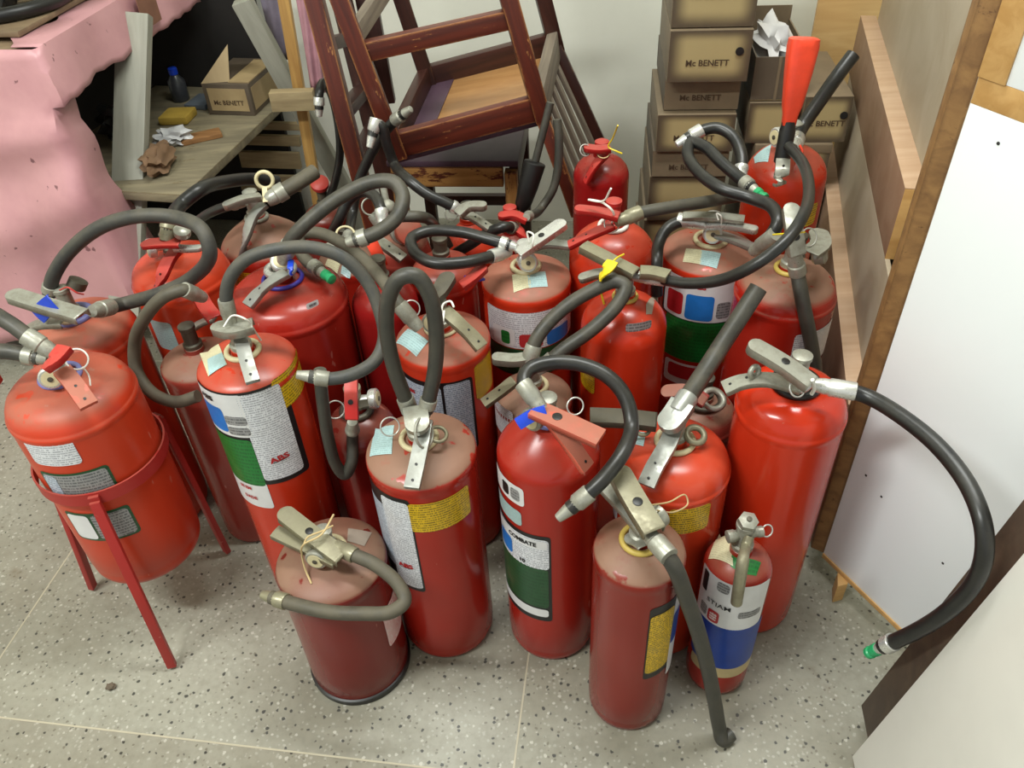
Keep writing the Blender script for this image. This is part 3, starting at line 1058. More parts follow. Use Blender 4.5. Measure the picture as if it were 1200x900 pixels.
e = Ext(-.48, 1.445, .488, .085, 'cone', 'mid', .95, 'dusty cone-topped fire extinguisher by the trestle leg, with a ring pull on its valve')
e.collar(M_GREY, .02).valve(M_GREY, .05)
e.handle([(309, 238, 'z', .11), (297, 250, 'z', .10), (286, 280, 'z', .06), (281, 302, 'z', .02)], .021, M_STEEL)
e.lever([(305, 228, 'z', .13), (285, 231, 'z', .135), (261, 240, 'z', .13)], .019, .01, M_GREY)
ring('ring_pull', e.L(e.q((310, 211, 'z', .14))), .0155, .0038, M_CREAM, e.o, (0.1, -1, .2))
e.lever([(311, 237, 'z', .12), (310, 220, 'z', .137)], .008, .002, M_CREAM, 'ring_stem', rnd=False)
e.hose([(318, 232, 'z', .12), (335, 222, 'z', .13), (352, 212, 'z', .14), (369, 201, 'z', .145)], .0145, M_DUSTR, .03, 0, M_GREY, tip='bare')
e.hose([(283, 238, 'z', .11), (262, 243, 'z', .10), (243, 251, 'z', .08), (228, 262, 'z', .04)], .009, M_BLACKR, .02, 0, M_GREY, tip='bare')
e.patch((273, 333), (312, 330), (292, 320), (291, 341), L_YEL)

e = Ext(-.60, 1.305, .517, .088, 'round', 'orange', .12, 'bright orange-red fire extinguisher beside the pink cloth, red lever laid flat')
e.valve(M_DARKM, .035, (-1, -.5, .1), M_SILV)
e.lever([(212, 283, 'z', .115), (190, 283, 'z', .115), (166, 285, 'z', .11)], .026, .006, M_REDPL)
e.handle([(205, 292, 'z', .09), (196, 305, 'z', .08), (187, 325, 'z', .062), (180, 341, 'z', .04)], .022, M_REDPL)
e.lever([(205, 289, 'z', .1), (220, 290, 'z', .1), (236, 289, 'z', .1)], .014, .006, M_SILV, 'pull_lever')
e.hose([(196, 276, 'z', .12), (199, 262, 'z', .135), (212, 240, 'y', .02), (235, 222, 'y', .05), (265, 213, 'y', .14), (300, 210, 'y', .235), (325, 213, 'y', .27)], .0125, M_BLACKR, .04, .03, M_OLIVE, tip='bare')
lathe('valve_knob', [(.010, 0), (.014, .004), (.014, .014), (.009, .018)], M_GREY, e.o, 16, e.L(e.q((214, 276, 'z', .12))), (.3, -.3, 1))
p = e.patch((180, 385), (206, 395), (195, 378), (193, 408), L_CYAN)

e = Ext(-.113, 1.109, .479, .08, 'flat', 'bright', .75, 'dusty fire extinguisher with a white tag and diagonal steel handle, right of the hose hairpin', rough=.3)
e.collar(M_CREAM, .027, .003).valve(M_GREY, .045, toward(-.11, 1.1, .4, -25), M_GREY)
e.handle([(520, 362, 'z', .09), (535, 375, 'z', .08), (553, 392, 'z', .06), (565, 406, 'z', .045)], .023, M_OLIVE)
e.lever([(505, 352, 'z', .10), (514, 340, 'z', .115), (527, 319, 'z', .125)], .026, .010, M_DARKM)
e.pin_ring((482, 362, 'z', .08), .014)
e.tie([(532, 360, 'z', .095), (528, 353, 'z', .1), (520, 356, 'z', .1), (517, 366, 'z', .098)], M_WHITE, .0018)
e.lever([(517, 364, 'z', .096), (517, 375, 'z', .088), (517, 388, 'z', .07)], .011, .001, M_WHITE, 'paper_tag', taper=.6)
e.hose([(487, 380, 'z', .075), (470, 360, 'z', .10), (448, 328, 'z', .115), (425, 303, 'z', .12), (398, 283, 'z', .125), (372, 273, 'z', .125), (354, 275, 'z', .12), (350, 288, 'z', .11), (358, 304, 'z', .10), (376, 318, 'z', .095)], .0108, M_DUSTR, .04, .034, M_GREY, tip='green')
e.sticker([(478, 385), (502, 400), (488, 418), (464, 402)], L_CYAN, lab='pale worn square sticker')
bk = e.patch((472, 480), (557, 480), (510, 449), (540, 530), L_BLACK, .0004)
p = e.patch((475, 470), (519, 475), (497, 452), (505, 505), L_BLUEW, .001)
e.sub(p, .3, .75, .1, .5, L_BLUE)
e.text(p, 'ABS', .45, .8, .010, L_INKR, .0005, 1.2)
e.patch((523, 480), (554, 480), (538, 448), (548, 530), L_BLUEW, .001)
e.patch((557, 450), (576, 440), (567, 420), (568, 462), L_YEL)

e = Ext(.037, 1.239, .506, .08, 'flat', 'bright', .8, 'dusty-topped fire extinguisher with silver lever and white picture label, centre of the crowd')
e.collar(M_CREAM, .024).valve(M_SILV, .042, toward(.03, 1.2, .3, 6), M_SILV)
e.lever([(606, 296, 'z', .085), (632, 278, 'z', .10), (661, 258, 'z', .112)], .024, .010, M_SILV, hole=.5)
e.lever([(618, 290, 'z', .065), (640, 284, 'z', .07), (668, 286, 'z', .07)], .019, .007, M_STEEL, 'carry_handle', rnd=False)
e.hose([(592, 296, 'z', .075), (570, 302, 'z', .085), (540, 308, 'z', .09), (508, 308, 'z', .092), (486, 296, 'z', .095), (483, 279, 'z', .098), (502, 271, 'z', .1), (540, 272, 'z', .1), (575, 281, 'z', .095), (598, 288, 'z', .088)], .0102, M_BLACKR, .036, .026, M_SILV)
e.tie([(620, 283, 'z', .1), (618, 272, 'z', .115), (625, 275, 'z', .115), (624, 287, 'z', .1), (622, 296, 'z', .07)], M_WHITE, .0016)
e.sticker([(600, 322), (621, 319), (622, 337), (602, 343)], L_CRM, lab='half cream half blue sticker')
e.sticker([(618, 320), (639, 318), (642, 336), (620, 338)], L_CYAN)
p = e.patch((574, 385), (668, 385), (617, 367), (614, 409), L_WHITE)
e.sub(p, .08, .32, .05, .55, L_BARE)
e.sub(p, .18, .27, .1, .46, L_GREEN, .0018)
e.sub(p, .36, .58, .05, .42, L_RED)
e.sub(p, .62, .90, .02, .42, L_BLUE)
e.text(p, 'ABS', .74, .78, .012, L_INKR, .0006, 1.2)
e.patch((574, 415), (668, 415), (614, 410), (612, 440), L_DGREEN)

e = Ext(.194, 1.104, .49, .072, 'bullet', 'bright', .12, 'round-shouldered red fire extinguisher with yellow tag, black hose running to red horn', rough=.22)
e.collar(M_YELR, .018, .004).valve(M_GREY, .035)
e.lever([(746, 318, 'z', .125), (715, 302, 'z', .135), (684, 286, 'z', .142)], .022, .012, M_OLIVE, rnd=False)
e.lever([(730, 322, 'z', .11), (705, 318, 'z', .11), (678, 325, 'z', .10)], .018, .008, M_GREY, 'carry_handle')
e.lever([(750, 316, 'z', .12), (766, 317, 'z', .12), (783, 321, 'z', .12)], .024, .010, M_OLIVE, 'valve_block', rnd=False)
e.lever([(718, 306, 'z', .145), (711, 315, 'z', .14), (703, 325, 'z', .125)], .018, .002, M_YEL, 'plastic_seal', rnd=False, taper=-.2)
e.tie([(731, 298, 'z', .14), (722, 303, 'z', .145), (714, 312, 'z', .14), (703, 328, 'z', .11), (705, 345, 'z', .07), (708, 357, 'z', .05)], M_YEL, .0016)
e.sticker([(757, 357), (770, 355), (764, 368), (757, 370)], L_GREYST)
e.patch((733, 386), (763, 380), (748, 378), (747, 388), L_GREYP)
e.patch((681, 444), (697, 448), (690, 432), (690, 458), L_YEL)
e.hose([(748, 324, 'z', .105), (772, 327, 'z', .105), (805, 332, 'z', .115), (845, 328, 'z', .14), (885, 310, 'Y', .99), (918, 285, 'Y', 1.0), (940, 255, 'Y', 1.04), (948, 222, 'Y', 1.13), (940, 190, 'Y', 1.23), (924, 171, 'Y', 1.285)], .009, M_BLACKR, .042, 0, M_SILV, tip='bare')
hb, ht = Py(917, 184, 1.295), Py(943, 44, 1.33)
ax = (ht - hb).normalized()
LL = (ht - hb).length
lathe('horn_grip', [(.010, -.012), (.0135, -.008), (.0135, .045), (.012, .052), (.0115, .06)], M_BLACK, e.o, 20, e.L(hb), ax)
HV, HF = [], []
a1_ = Vector((RT.x, RT.y, 0)).normalized()
a1_ = (a1_ - ax * a1_.dot(ax)).normalized()
a2_ = ax.cross(a1_)
hs = [(.010, .050), (.0125, .054), (.0135, .07), (.0175, LL * .45), (.0235, LL * .72), (.0265, LL * .93), (.0255, LL * .99), (.022, LL), (.004, LL + .001)]
for (r_, z_) in hs:
    for i_ in range(32):
        th_ = 2 * pi * i_ / 32
        k_ = 1 / (abs(cos(th_)) ** 4 + abs(sin(th_)) ** 4) ** .25
        HV.append(e.L(hb) + ax * z_ + (a1_ * cos(th_) + a2_ * sin(th_) * .8) * (r_ * k_ * .9))
for j_ in range(len(hs) - 1):
    for i_ in range(32):
        k_ = (i_ + 1) % 32
        HF.append((j_ * 32 + i_, j_ * 32 + k_, (j_ + 1) * 32 + k_, (j_ + 1) * 32 + i_))
HF.append(tuple(range((len(hs) - 1) * 32, len(hs) * 32)))
h = mesh('horn', HV, HF, M_ORPL, e.o, True, 50)
h['label'] = 'red discharge horn'

e = Ext(.196, 1.277, .52, .078, 'bullet', 'bright', .2, 'red fire extinguisher with red valve levers and white collar ring, behind the yellow-tagged one', rough=.24)
e.collar(M_WHITE, .024, .004).valve(M_REDPL, .04)
e.lever([(726, 252, 'z', .135), (700, 246, 'z', .14), (674, 243, 'z', .142)], .02, .008, M_REDPL)
e.handle([(718, 262, 'z', .11), (695, 272, 'z', .10), (666, 286, 'z', .08)], .02, M_REDPL)
e.pin_ring((717, 262, 'z', .11), .014)
e.tie([(716, 221, 'z', .20), (706, 236, 'z', .165), (690, 234, 'z', .16), (705, 237, 'z', .16), (717, 246, 'z', .15), (719, 258, 'z', .12), (713, 264, 'z', .1)], M_WHITE, .0018)
e.hose([(728, 258, 'z', .12), (748, 250, 'z', .125), (785, 243, 'z', .125), (825, 237, 'z', .115), (858, 231, 'z', .095), (880, 228, 'z', .085)], .0105, M_GREYR, .036, .03, M_OLIVE, tip='bare')

e = Ext(.208, 1.544, .546, .057, 'bullet', 'cherry', .2, 'small cherry red fire extinguisher against the back wall, yellow seal on its lever')
e.valve(M_REDPL, .02)
e.lever([(715, 172, 'z', .085), (700, 173, 'z', .085), (685, 171, 'z', .085)], .022, .008, M_REDPL)
e.handle([(708, 180, 'z', .07), (697, 192, 'z', .055), (685, 213, 'z', .02)], .018, M_REDPL)
e.pin_ring((686, 176, 'z', .08), .011, .0012)
e.pin_ring((707, 179, 'z', .075), .012, .0012, M_TWINE, (0, -.5, .8))
e.tie([(724, 147, 'z', .15), (718, 162, 'z', .11), (713, 172, 'z', .09), (722, 177, 'z', .085), (729, 180, 'z', .08)], M_YEL, .0016)

e = Ext(.379, 1.292, .506, .087, 'flat', 'bright', .85, 'dusty-topped fire extinguisher with white, blue and green label, right of the yellow-tagged one')
e.collar(M_CREAM, .028).valve(M_SILV, .045, toward(.38, 1.29, .35, 4), M_SILV)
e.lever([(826, 262, 'z', .085), (855, 262, 'z', .09), (888, 268, 'z', .09)], .017, .008, M_SILV, hole=.45)
e.lever([(838, 272, 'z', .06), (858, 278, 'z', .055), (882, 288, 'z', .045)], .02, .007, M_STEEL, 'carry_handle', rnd=False)
e.lever([(800, 252, 'z', .095), (835, 252, 'z', .1), (872, 256, 'z', .1)], .022, .006, M_GREY, 'carry_bar', rnd=False)
e.tie([(842, 258, 'z', .10), (840, 250, 'z', .11), (845, 253, 'z', .11), (845, 266, 'z', .08)], M_WHITE, .0015)
e.hose([(822, 262, 'z', .08), (802, 259, 'z', .08), (783, 267, 'z', .07), (772, 285, 'y', -.05), (770, 308, 'y', -.085), (770, 345, 'y', -.09)], .0105, M_BLACKR, .042, 0, M_SILV, tip='bare')
e.sticker([(804, 291), (823, 293), (821, 310), (800, 307)], L_CRM, lab='cream half of sticker')
e.sticker([(822, 293), (845, 297), (840, 315), (820, 310)], L_CYAN, lab='pale blue half of sticker')
bk = e.patch((777, 350), (863, 350), (822, 329), (822, 380), L_BLACK, .0004)
p = e.patch((779, 350), (861, 350), (822, 330), (822, 378), L_BARE, .001)
e.sub(p, .07, .32, .08, .62, L_RED)
e.sub(p, .36, .72, .04, .66, L_BLUE)
e.sub(p, .76, .94, .1, .5, L_GREYP)
e.text(p, 'ABS', .52, .86, .011, L_INKR, .0006, 1.2)
e.patch((778, 400), (860, 400), (822, 379), (821, 425), L_GREEN, .001)
p = e.patch((778, 440), (832, 440), (805, 427), (805, 452), L_BARE, .001)
e.sub(p, .1, .9, .3, .9, L_RED)

e = Ext(.47, 1.132, .52, .083, 'round', 'mid', 1.0, 'dusty fire extinguisher next to the wooden panel, hose hanging down its front')
e.collar(M_YELR, .022, .004).valve(M_GREY, .05)
e.lever([(936, 300, 'z', .125), (932, 272, 'z', .16), (927, 238, 'z', .185)], .024, .010, M_GREY, hole=.35, up=(0, -.6, .8))
e.lever([(948, 296, 'z', .11), (962, 284, 'z', .11), (958, 268, 'z', .11)], .03, .006, M_GREY, 'side_bracket')
e.pin_ring((948, 278, 'z', .125), .014)
e.tie([(906, 275, 'z', .15), (920, 274, 'z', .17), (933, 273, 'z', .175), (943, 272, 'z', .17)], M_YEL, .0014)
lathe('valve_knob', [(.010, 0), (.0145, .004), (.0145, .018), (.009, .022)], M_GREY, e.o, 16, e.L(e.q((952, 300, 'z', .09))), (.8, -.4, .3))
e.hose([(932, 303, 'z', .105), (935, 322, 'z', .075), (939, 345, 'z', .05), (945, 375, 'y', -.092), (951, 405, 'y', -.096), (955, 432, 'y', -.097), (954, 455, 'y', -.092)], .0115, M_GREYR, .03, .03, M_GREY, tip='bare')
p = e.patch((928, 410), (972, 390), (955, 388), (945, 428), L_WHITE)

e = Ext(.53, 1.383, .604, .073, 'bullet', 'bright', .35, 'red fire extinguisher under the orange-red horn, by the wooden rail', rough=.24)
e.o['label'] = 'red fire extinguisher just beneath the orange-red horn, pale blue sticker on its shoulder'
e.valve(M_GREY, .035, (-1, -.35, .1), M_SILV)
e.handle([(918, 186, 'z', .085), (917, 200, 'z', .075), (915, 217, 'z', .05)], .022, M_GREY)
e.hose([(930, 172, 'z', .09), (939, 150, 'y', .0), (958, 122, 'y', .015), (982, 88, 'y', .03), (1000, 64, 'y', .045)], .0125, M_BLACKR, .036, 0, M_SILV, tip='bare')
e.sticker([(885, 189), (901, 184), (899, 199), (880, 203)], L_CYAN, lab='pale blue sticker')
e.tie([(934, 185, 'z', .08), (940, 178, 'z', .09), (937, 170, 'z', .1)], M_ORPL, .0022)
e.patch((944, 252), (956, 248), (950, 240), (948, 264), L_YEL)

e = Ext(.036, 1.071, .37, .068, 'flat', 'pink', .95, 'low pinkish dusty fire extinguisher behind the cone-shouldered one')
e.collar(M_CREAM, .024).valve(M_GREY, .05)
e.handle([(602, 445, 'z', .08), (588, 456, 'z', .07), (566, 472, 'z', .055)], .02, M_OLIVE)
e.lever([(630, 414, 'z', .14), (605, 419, 'z', .14), (577, 417, 'z', .14)], .02, .011, M_GREY)
e.hose([(617, 432, 'z', .12), (630, 395, 'z', .165), (660, 362, 'z', .20), (695, 340, 'z', .225), (722, 330, 'z', .235), (733, 336, 'z', .23), (724, 356, 'z', .21), (695, 385, 'z', .18), (660, 410, 'z', .15), (637, 430, 'z', .125)], .0112, M_GREYR, .04, .03, M_GREY)
p = e.patch((578, 485), (602, 500), (588, 475), (592, 510), L_WHITE)

e = Ext(-.262, 1.02, .363, .06, 'bullet', 'dark', .25, 'short dark red fire extinguisher in the gap left of the hairpin hose, small U-shaped hose')
e.collar(M_DARKM, .024, .006).valve(M_OLIVE, .04, (1, -.1, .1), M_SILV)
e.lever([(412, 492, 'z', .12), (411, 470, 'z', .15), (411, 436, 'z', .18)], .018, .008, M_REDPL, hole=.4, up=(0, -.7, .7))
e.lever([(414, 478, 'z', .13), (422, 474, 'z', .13), (431, 472, 'z', .13)], .016, .004, M_DARKM, 'pin_tab', rnd=False)
e.pin_ring((393, 480, 'z', .11), .014)
e.hose([(413, 498, 'z', .085), (413, 518, 'y', -.064), (412, 542, 'y', -.078), (404, 556, 'y', -.082), (394, 545, 'y', -.082), (385, 515, 'y', -.080), (379, 478, 'y', -.078), (376, 450, 'y', -.076), (375, 434, 'y', -.074)], .0098, M_GREYR, .02, .02, M_GREY, tip='bare')

e = Ext(-.221, 1.229, .477, .06, 'bullet', 'cherry', .1, 'plain cherry red fire extinguisher behind the hairpin hose, no label in sight')
e.valve(M_DARKM, .04)

e = Ext(-.334, 1.531, .388, .07, 'flat', 'mid', .95, 'dusty fire extinguisher with worn cream sticker, behind the violet-collared one')
e.valve(M_DARKM, .045)
e.lever([(410, 275, 'z', .10), (395, 283, 'z', .10), (380, 290, 'z', .10)], .02, .008, M_GREY)
e.hose([(408, 280, 'z', .1), (413, 250, 'Y', 1.56), (419, 218, 'Y', 1.58), (430, 190, 'Y', 1.585), (447, 160, 'Y', 1.58), (463, 141, 'Y', 1.57), (474, 133, 'Y', 1.56)], .0105, M_BLACKR, .02, .045, M_GREY)
e.sticker([(384, 303), (399, 309), (395, 319), (380, 313)], L_CRM)
e.sticker([(401, 312), (412, 316), (409, 322), (399, 319)], L_CYAN)

e = Ext(-.205, 1.416, .47, .06, 'round', 'pink', .7, 'dusty fire extinguisher with an orange paddle and grey strap on top, near the chair')
e.valve(M_DARKM, .03)
e.handle([(444, 281, 'z', .075), (457, 290, 'z', .065), (473, 302, 'z', .05)], .022, M_GREY)
o_ = e.lever([(448, 312, 'z', .05), (442, 297, 'z', .085), (433, 279, 'z', .11)], .020, .003, M_ORPL, 'paddle', up=(0, -.5, .8))
e.lever([(447, 318, 'z', .04), (448, 310, 'z', .055), (446, 303, 'z', .07)], .008, .002, M_ORPL, 'paddle_stem', rnd=False, up=(0, -.5, .8))
lathe('valve_knob', [(.022, 0), (.026, .003), (.026, .016), (.02, .020)], M_SALM, e.o, 24, e.L(e.q((477, 272, 'z', .07))), (.4, -.7, .5))
lathe('knob_flange', [(.018, -.012), (.024, -.010), (.024, 0)], M_GREY, e.o, 20, e.L(e.q((472, 271, 'z', .07))), (.4, -.7, .5))
e.hose([(440, 256, 'z', .13), (446, 262, 'z', .12), (462, 255, 'z', .13), (490, 254, 'z', .13), (510, 265, 'Y', 1.43), (520, 278, 'Y', 1.42), (526, 290, 'Y', 1.415)], .0105, M_GREYR, .03, 0, M_GREY, tip='bare')
e.pin_ring((405, 275, 'z', .13), .016, .0022, M_CREAM, (.2, -.5, .8))
e.hose([(449, 262, 'z', .14), (446, 244, 'z', .16), (438, 229, 'z', .17), (424, 225, 'z', .17), (408, 236, 'z', .15), (398, 256, 'z', .12), (388, 276, 'z', .08)], .0098, M_BLACKR, .026, 0, M_SILV, tip='bare')
e.pin_ring((434, 242, 'z', .15), .015, .0018, M_GREY, (.2, -.8, .4))
lathe('valve_knob', [(.004, -.03), (.006, -.028), (.006, -.006), (.013, 0), (.015, .006), (.012, .014), (.005, .017)], M_GREY, e.o, 20, e.L(e.q((453, 238, 'z', .16))), (.1, -.35, -.9))

e = Ext(-.069, 1.482, .435, .055, 'cone', 'bright', .2, 'small red cone-topped fire extinguisher in front of the chair seat, grey pistol lever')
e.valve(M_DARKM, .03)
e.lever([(535, 250, 'z', .14), (548, 240, 'z', .15), (570, 239, 'z', .15)], .022, .01, M_GREY)
e.handle([(541, 246, 'z', .12), (556, 254, 'z', .115), (574, 266, 'z', .10)], .018, M_GREY)
e.pin_ring((529, 250, 'z', .12), .013, .0016, M_GREY)
e.lever([(520, 268, 'z', .09), (526, 270, 'z', .09), (536, 272, 'z', .088)], .025, .002, M_WHITE, 'paper_tag', rnd=False)
e.hose([(540, 247, 'z', .125), (525, 239, 'z', .14), (500, 227, 'z', .16), (478, 210, 'z', .18), (462, 192, 'y', .06), (453, 168, 'y', .06), (447, 148, 'y', .06), (440, 146, 'y', .06), (436, 160, 'y', .05)], .0105, M_BLACKR, .02, .05, M_SILV)

e = Ext(.017, 1.533, .399, .045, 'bullet', 'dark', .2, 'small red-valved fire extinguisher with black horn, before the tilted chair')
e.valve(M_REDPL, .05)
e.lever([(618, 256, 'z', .14), (602, 250, 'z', .15), (584, 252, 'z', .15)], .022, .008, M_REDPL)
e.lever([(600, 262, 'z', .13), (612, 272, 'z', .12), (622, 282, 'z', .10)], .018, .008, M_REDPL, 'carry_handle')
e.hose([(604, 268, 'z', .12), (590, 266, 'z', .14), (570, 274, 'z', .12), (552, 286, 'z', .09), (535, 296, 'z', .06)], .0105, M_BLACKR, .02, 0, M_GREY, tip='bare')
e.hose([(618, 254, 'z', .14), (634, 244, 'y', .01), (648, 222, 'y', .02), (654, 195, 'y', .03), (655, 165, 'y', .04), (653, 140, 'y', .05)], .009, M_GREYR, .02, 0, M_GREY, tip='bare')
a_, b_ = Py(611, 246, 1.545), Py(627, 190, 1.57)
ax = (b_ - a_).normalized()
LL = (b_ - a_).length
lathe('horn', [(.012, 0), (.017, .012), (.021, LL * .5), (.023, LL * .98), (.021, LL), (.012, LL + .002)], M_BLACK, e.o, 24, e.L(a_), ax)['label'] = 'black discharge horn'
c_, d_ = Py(627, 191, 1.57), Py(645, 120, 1.59)
tube('horn_pipe', [e.L(c_), e.L(c_.lerp(d_, .5)), e.L(d_)], .008, M_GREYR, e.o, 12)

e = Ext(-.435, 1.83, .32, .06, 'round', 'dark', .3, 'dark fire extinguisher at the back beside the left chair, round red knob', )
e.valve(M_DARKM, .04)
lathe('valve_knob', [(.012, 0), (.022, .003), (.022, .014), (.014, .019), (.006, .02)], M_REDPL, e.o, 24, e.L((e.x, e.y, e.apex + .055)), (0.1, -.5, .9))
e.hose([(383, 238, 'z', .05), (392, 215, 'Y', 1.81), (398, 185, 'Y', 1.81), (397, 150, 'Y', 1.80), (389, 112, 'Y', 1.795), (379, 97, 'Y', 1.755), (374, 110, 'Y', 1.71), (374, 128, 'Y', 1.70)], .0095, M_BLACKR, .02, .035, M_SILV)

e = Ext(-.117, 1.313, .47, .064, 'round', 'mid', .35, 'red fire extinguisher with blue seal, between black hose loop and white tag')
e.valve(M_DARKM, .035)
e.lever([(540, 334, 'z', .09), (553, 324, 'z', .1), (568, 310, 'z', .11)], .02, .008, M_REDPL)
e.lever([(550, 326, 'z', .09), (556, 325, 'z', .085), (563, 324, 'z', .08)], .022, .003, M_BLUE, 'plastic_seal', rnd=False)

e = Ext(.325, 1.03, .335, .06, 'round', 'pink', .8, 'low dusty purplish fire extinguisher under the thick grey hose, right of centre')
e.collar(M_DARKM, .03, .006).valve(M_DARKM, .04)
e.lever([(828, 470, 'z', .11), (808, 458, 'z', .12), (775, 458, 'z', .11)], .022, .008, red_paint((150, 60, 60), .6), up=(0, -.3, 1))
ring('valve_yoke', e.L(e.q((836, 468, 'z', .09))), .017, .005, M_GREY, e.o, (.1, -.4, .9))

e = Ext(.522, 1.241, .46, .037, 'round', 'pink', .8, 'narrow dusty fire extinguisher wedged below the horn, hose bent double to a green tip')
e.valve(M_DARKM, .05)
e.hose([(886, 292, 'Z', .60), (897, 283, 'Z', .62), (911, 262, 'Z', .65), (905, 243, 'Z', .66), (880, 232, 'Z', .66), (848, 222, 'Z', .665), (822, 205, 'Z', .67), (806, 182, 'Z', .68), (810, 167, 'Z', .69), (826, 172, 'Z', .69), (845, 190, 'Z', .68), (866, 208, 'Z', .67), (882, 221, 'Z', .665)], .0105, M_BLACKR, .05, .034, M_GREY, tip='green')
e.hose([(868, 207, 'Y', 1.29), (869, 183, 'Y', 1.32), (858, 159, 'Y', 1.36), (840, 150, 'Y', 1.38), (820, 154, 'Y', 1.38), (804, 163, 'Y', 1.375)], .0105, M_BLACKR, .02, .045, M_SILV)

# ------------------------------------------------------------------ tripod stand round the far-left extinguisher
M_STAND = red_paint((168, 44, 40), .25, .4)
st = tag(empty('extinguisher_stand', (-.68, .97, 0)), 'red three-legged steel ring stand holding the far-left fire extinguisher', 'stand')
so = Vector((-.68, .97, 0))
HR = .392
V, F = [], []
for i in range(48):
    a = 2 * pi * i / 48
    for (r, z) in ((.1005, HR - .012), (.1005, HR + .012), (.1035, HR + .012), (.1035, HR - .012)):
        V.append(Vector((r * cos(a), r * sin(a), z)))
for i in range(48):
    j = (i + 1) % 48
    for k in range(4):
        l = (k + 1) % 4
        F.append((i * 4 + k, j * 4 + k, j * 4 + l, i * 4 + l))
mesh('ring_band', V, F, M_STAND, st, True, 40)
for (u, v) in ((203, 786), (107, 690), (270, 646)):
    f_ = Pz(u, v, 0) - so
    a = atan2(f_.y, f_.x)
    d = Vector((cos(a), sin(a), 0))
    R_ = hypot(f_.x, f_.y)
    top = d * .109 + Vector((0, 0, HR))
    foot = d * R_ + Vector((0, 0, .006))
    side = Vector((-sin(a), cos(a), 0))
    lg = bar('leg', top, foot - d * .006, .016, .011, M_STAND, st, side, .002)
    ln = (foot - top).length
    c = Vector((ln - .002, 0, 0))
    fo = box('foot', foot + d * .008, .034, .022, .008, M_STAND, None, a, .002)
    fo.parent = lg
    fo.matrix_parent_inverse = lg.matrix_local.inverted()
    # short weld tab between ring and leg
    tb = bar('weld_tab', d * .102 + Vector((0, 0, HR)), top, .016, .016, M_STAND, st, side, .001)

# ------------------------------------------------------------------ work table with pink oilcloth
def mat_cloth():
    t = NT('pink_oilcloth')
    oc = t.coord()
    n = t.noise(5, 5, .6, oc)
    c = t.mix(t.ramp(n, .35, .75), s2l((208, 156, 160)), s2l((190, 138, 143)))
    sp = t.ramp(t.noise(26, 3, .5, oc), .70, .73)
    c = t.mix(t.math('MULTIPLY', sp, .75), c, s2l((96, 52, 60)))
    t.bump(t.noise(4, 3, .5, oc, .4), .25, .02)
    return t.done(c, .40)


M_CLOTH = mat_cloth()
M_TBL = wood('grey_painted_wood', (158, 157, 144), (138, 137, 124), (2, 18, 18), .55)
M_TAN = wood('tan_worktop', (138, 118, 92), (112, 94, 72), (3, 12, 12), .55)
M_SHELF = wood('dirty_shelf_wood', (140, 130, 104), (104, 96, 78), (2.5, 14, 14), .6, (96, 80, 52), .6, .64)
TT = .80
c0 = Pz(40, 58, TT)                       # near corner of the top
te = RY                                   # side edge recedes along the room
tl = -RX                                  # front edge runs left
tb = tag(empty('work_table', (c0.x, c0.y, 0)), 'splay-legged grey work table with low shelf, draped in pink cloth', 'table')
to = Vector((c0.x, c0.y, 0))
up3 = Vector((0, 0, 1))
tl_len, te_len = 1.0, .68
slab('tabletop', Vector((0, 0, TT - .03)), tl * tl_len, te * te_len, up3 * .026, M_TAN, tb, .003)


def tleg(p, q, wid=.055, thk=.038):
    return bar('leg', p - to, q - to, wid, thk, M_TBL, tb, (1, 0, 0), .003)


q1, q2 = Py(157, 48, 2.04), Py(151, 250, 1.82)
qd = q2 - q1
lt = q1 + qd * ((TT - .032 - q1.z) / qd.z)
lb = q1 + qd * ((.014 - q1.z) / qd.z)
tleg(lt, lb, .076, .03)
l2t = Py(283, 0, 2.23)
l2m = Py(340, 105, 2.26)
l2b = l2t + (l2m - l2t) * (l2t.z / (l2t.z - l2m.z))
tleg(Vector((l2t.x, l2t.y, TT - .03)) if l2t.z > TT - .03 else l2t, Vector((l2b.x, l2b.y, .01)), .05, .035)
tleg(Vector((0, 0, TT - .03)) + to + tl * .94 + te * .08, to + tl * .97 + te * .0 + up3 * .004)
tleg(Vector((0, 0, TT - .03)) + to + tl * .94 + te * .6, to + tl * .97 + te * .62)
SZ = .455
sa, sb = Pz(193, 250, SZ), Pz(343, 108, SZ)
sd = sb - sa
sl = Vector((-sd.y, sd.x, 0)).normalized()
sh = slab('shelf', sa + sd * .12 - to - up3 * .022, sd * .90, sl * .45, up3 * .022, M_SHELF, tb, .002)
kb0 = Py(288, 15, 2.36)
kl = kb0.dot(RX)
dkb = slab('under_table_shade', RX * kl + RY * (WB - .035) + up3 * .002, -RX * 1.35, -RY * .018, up3 * 1.25, plain('shade_black_brown', (26, 22, 19), .8), None, .001)  # added sheet, coloured black-brown to give the deep shade under the table
tag(dkb, 'added black-brown sheet standing in for the deep shade under the work table', 'board')

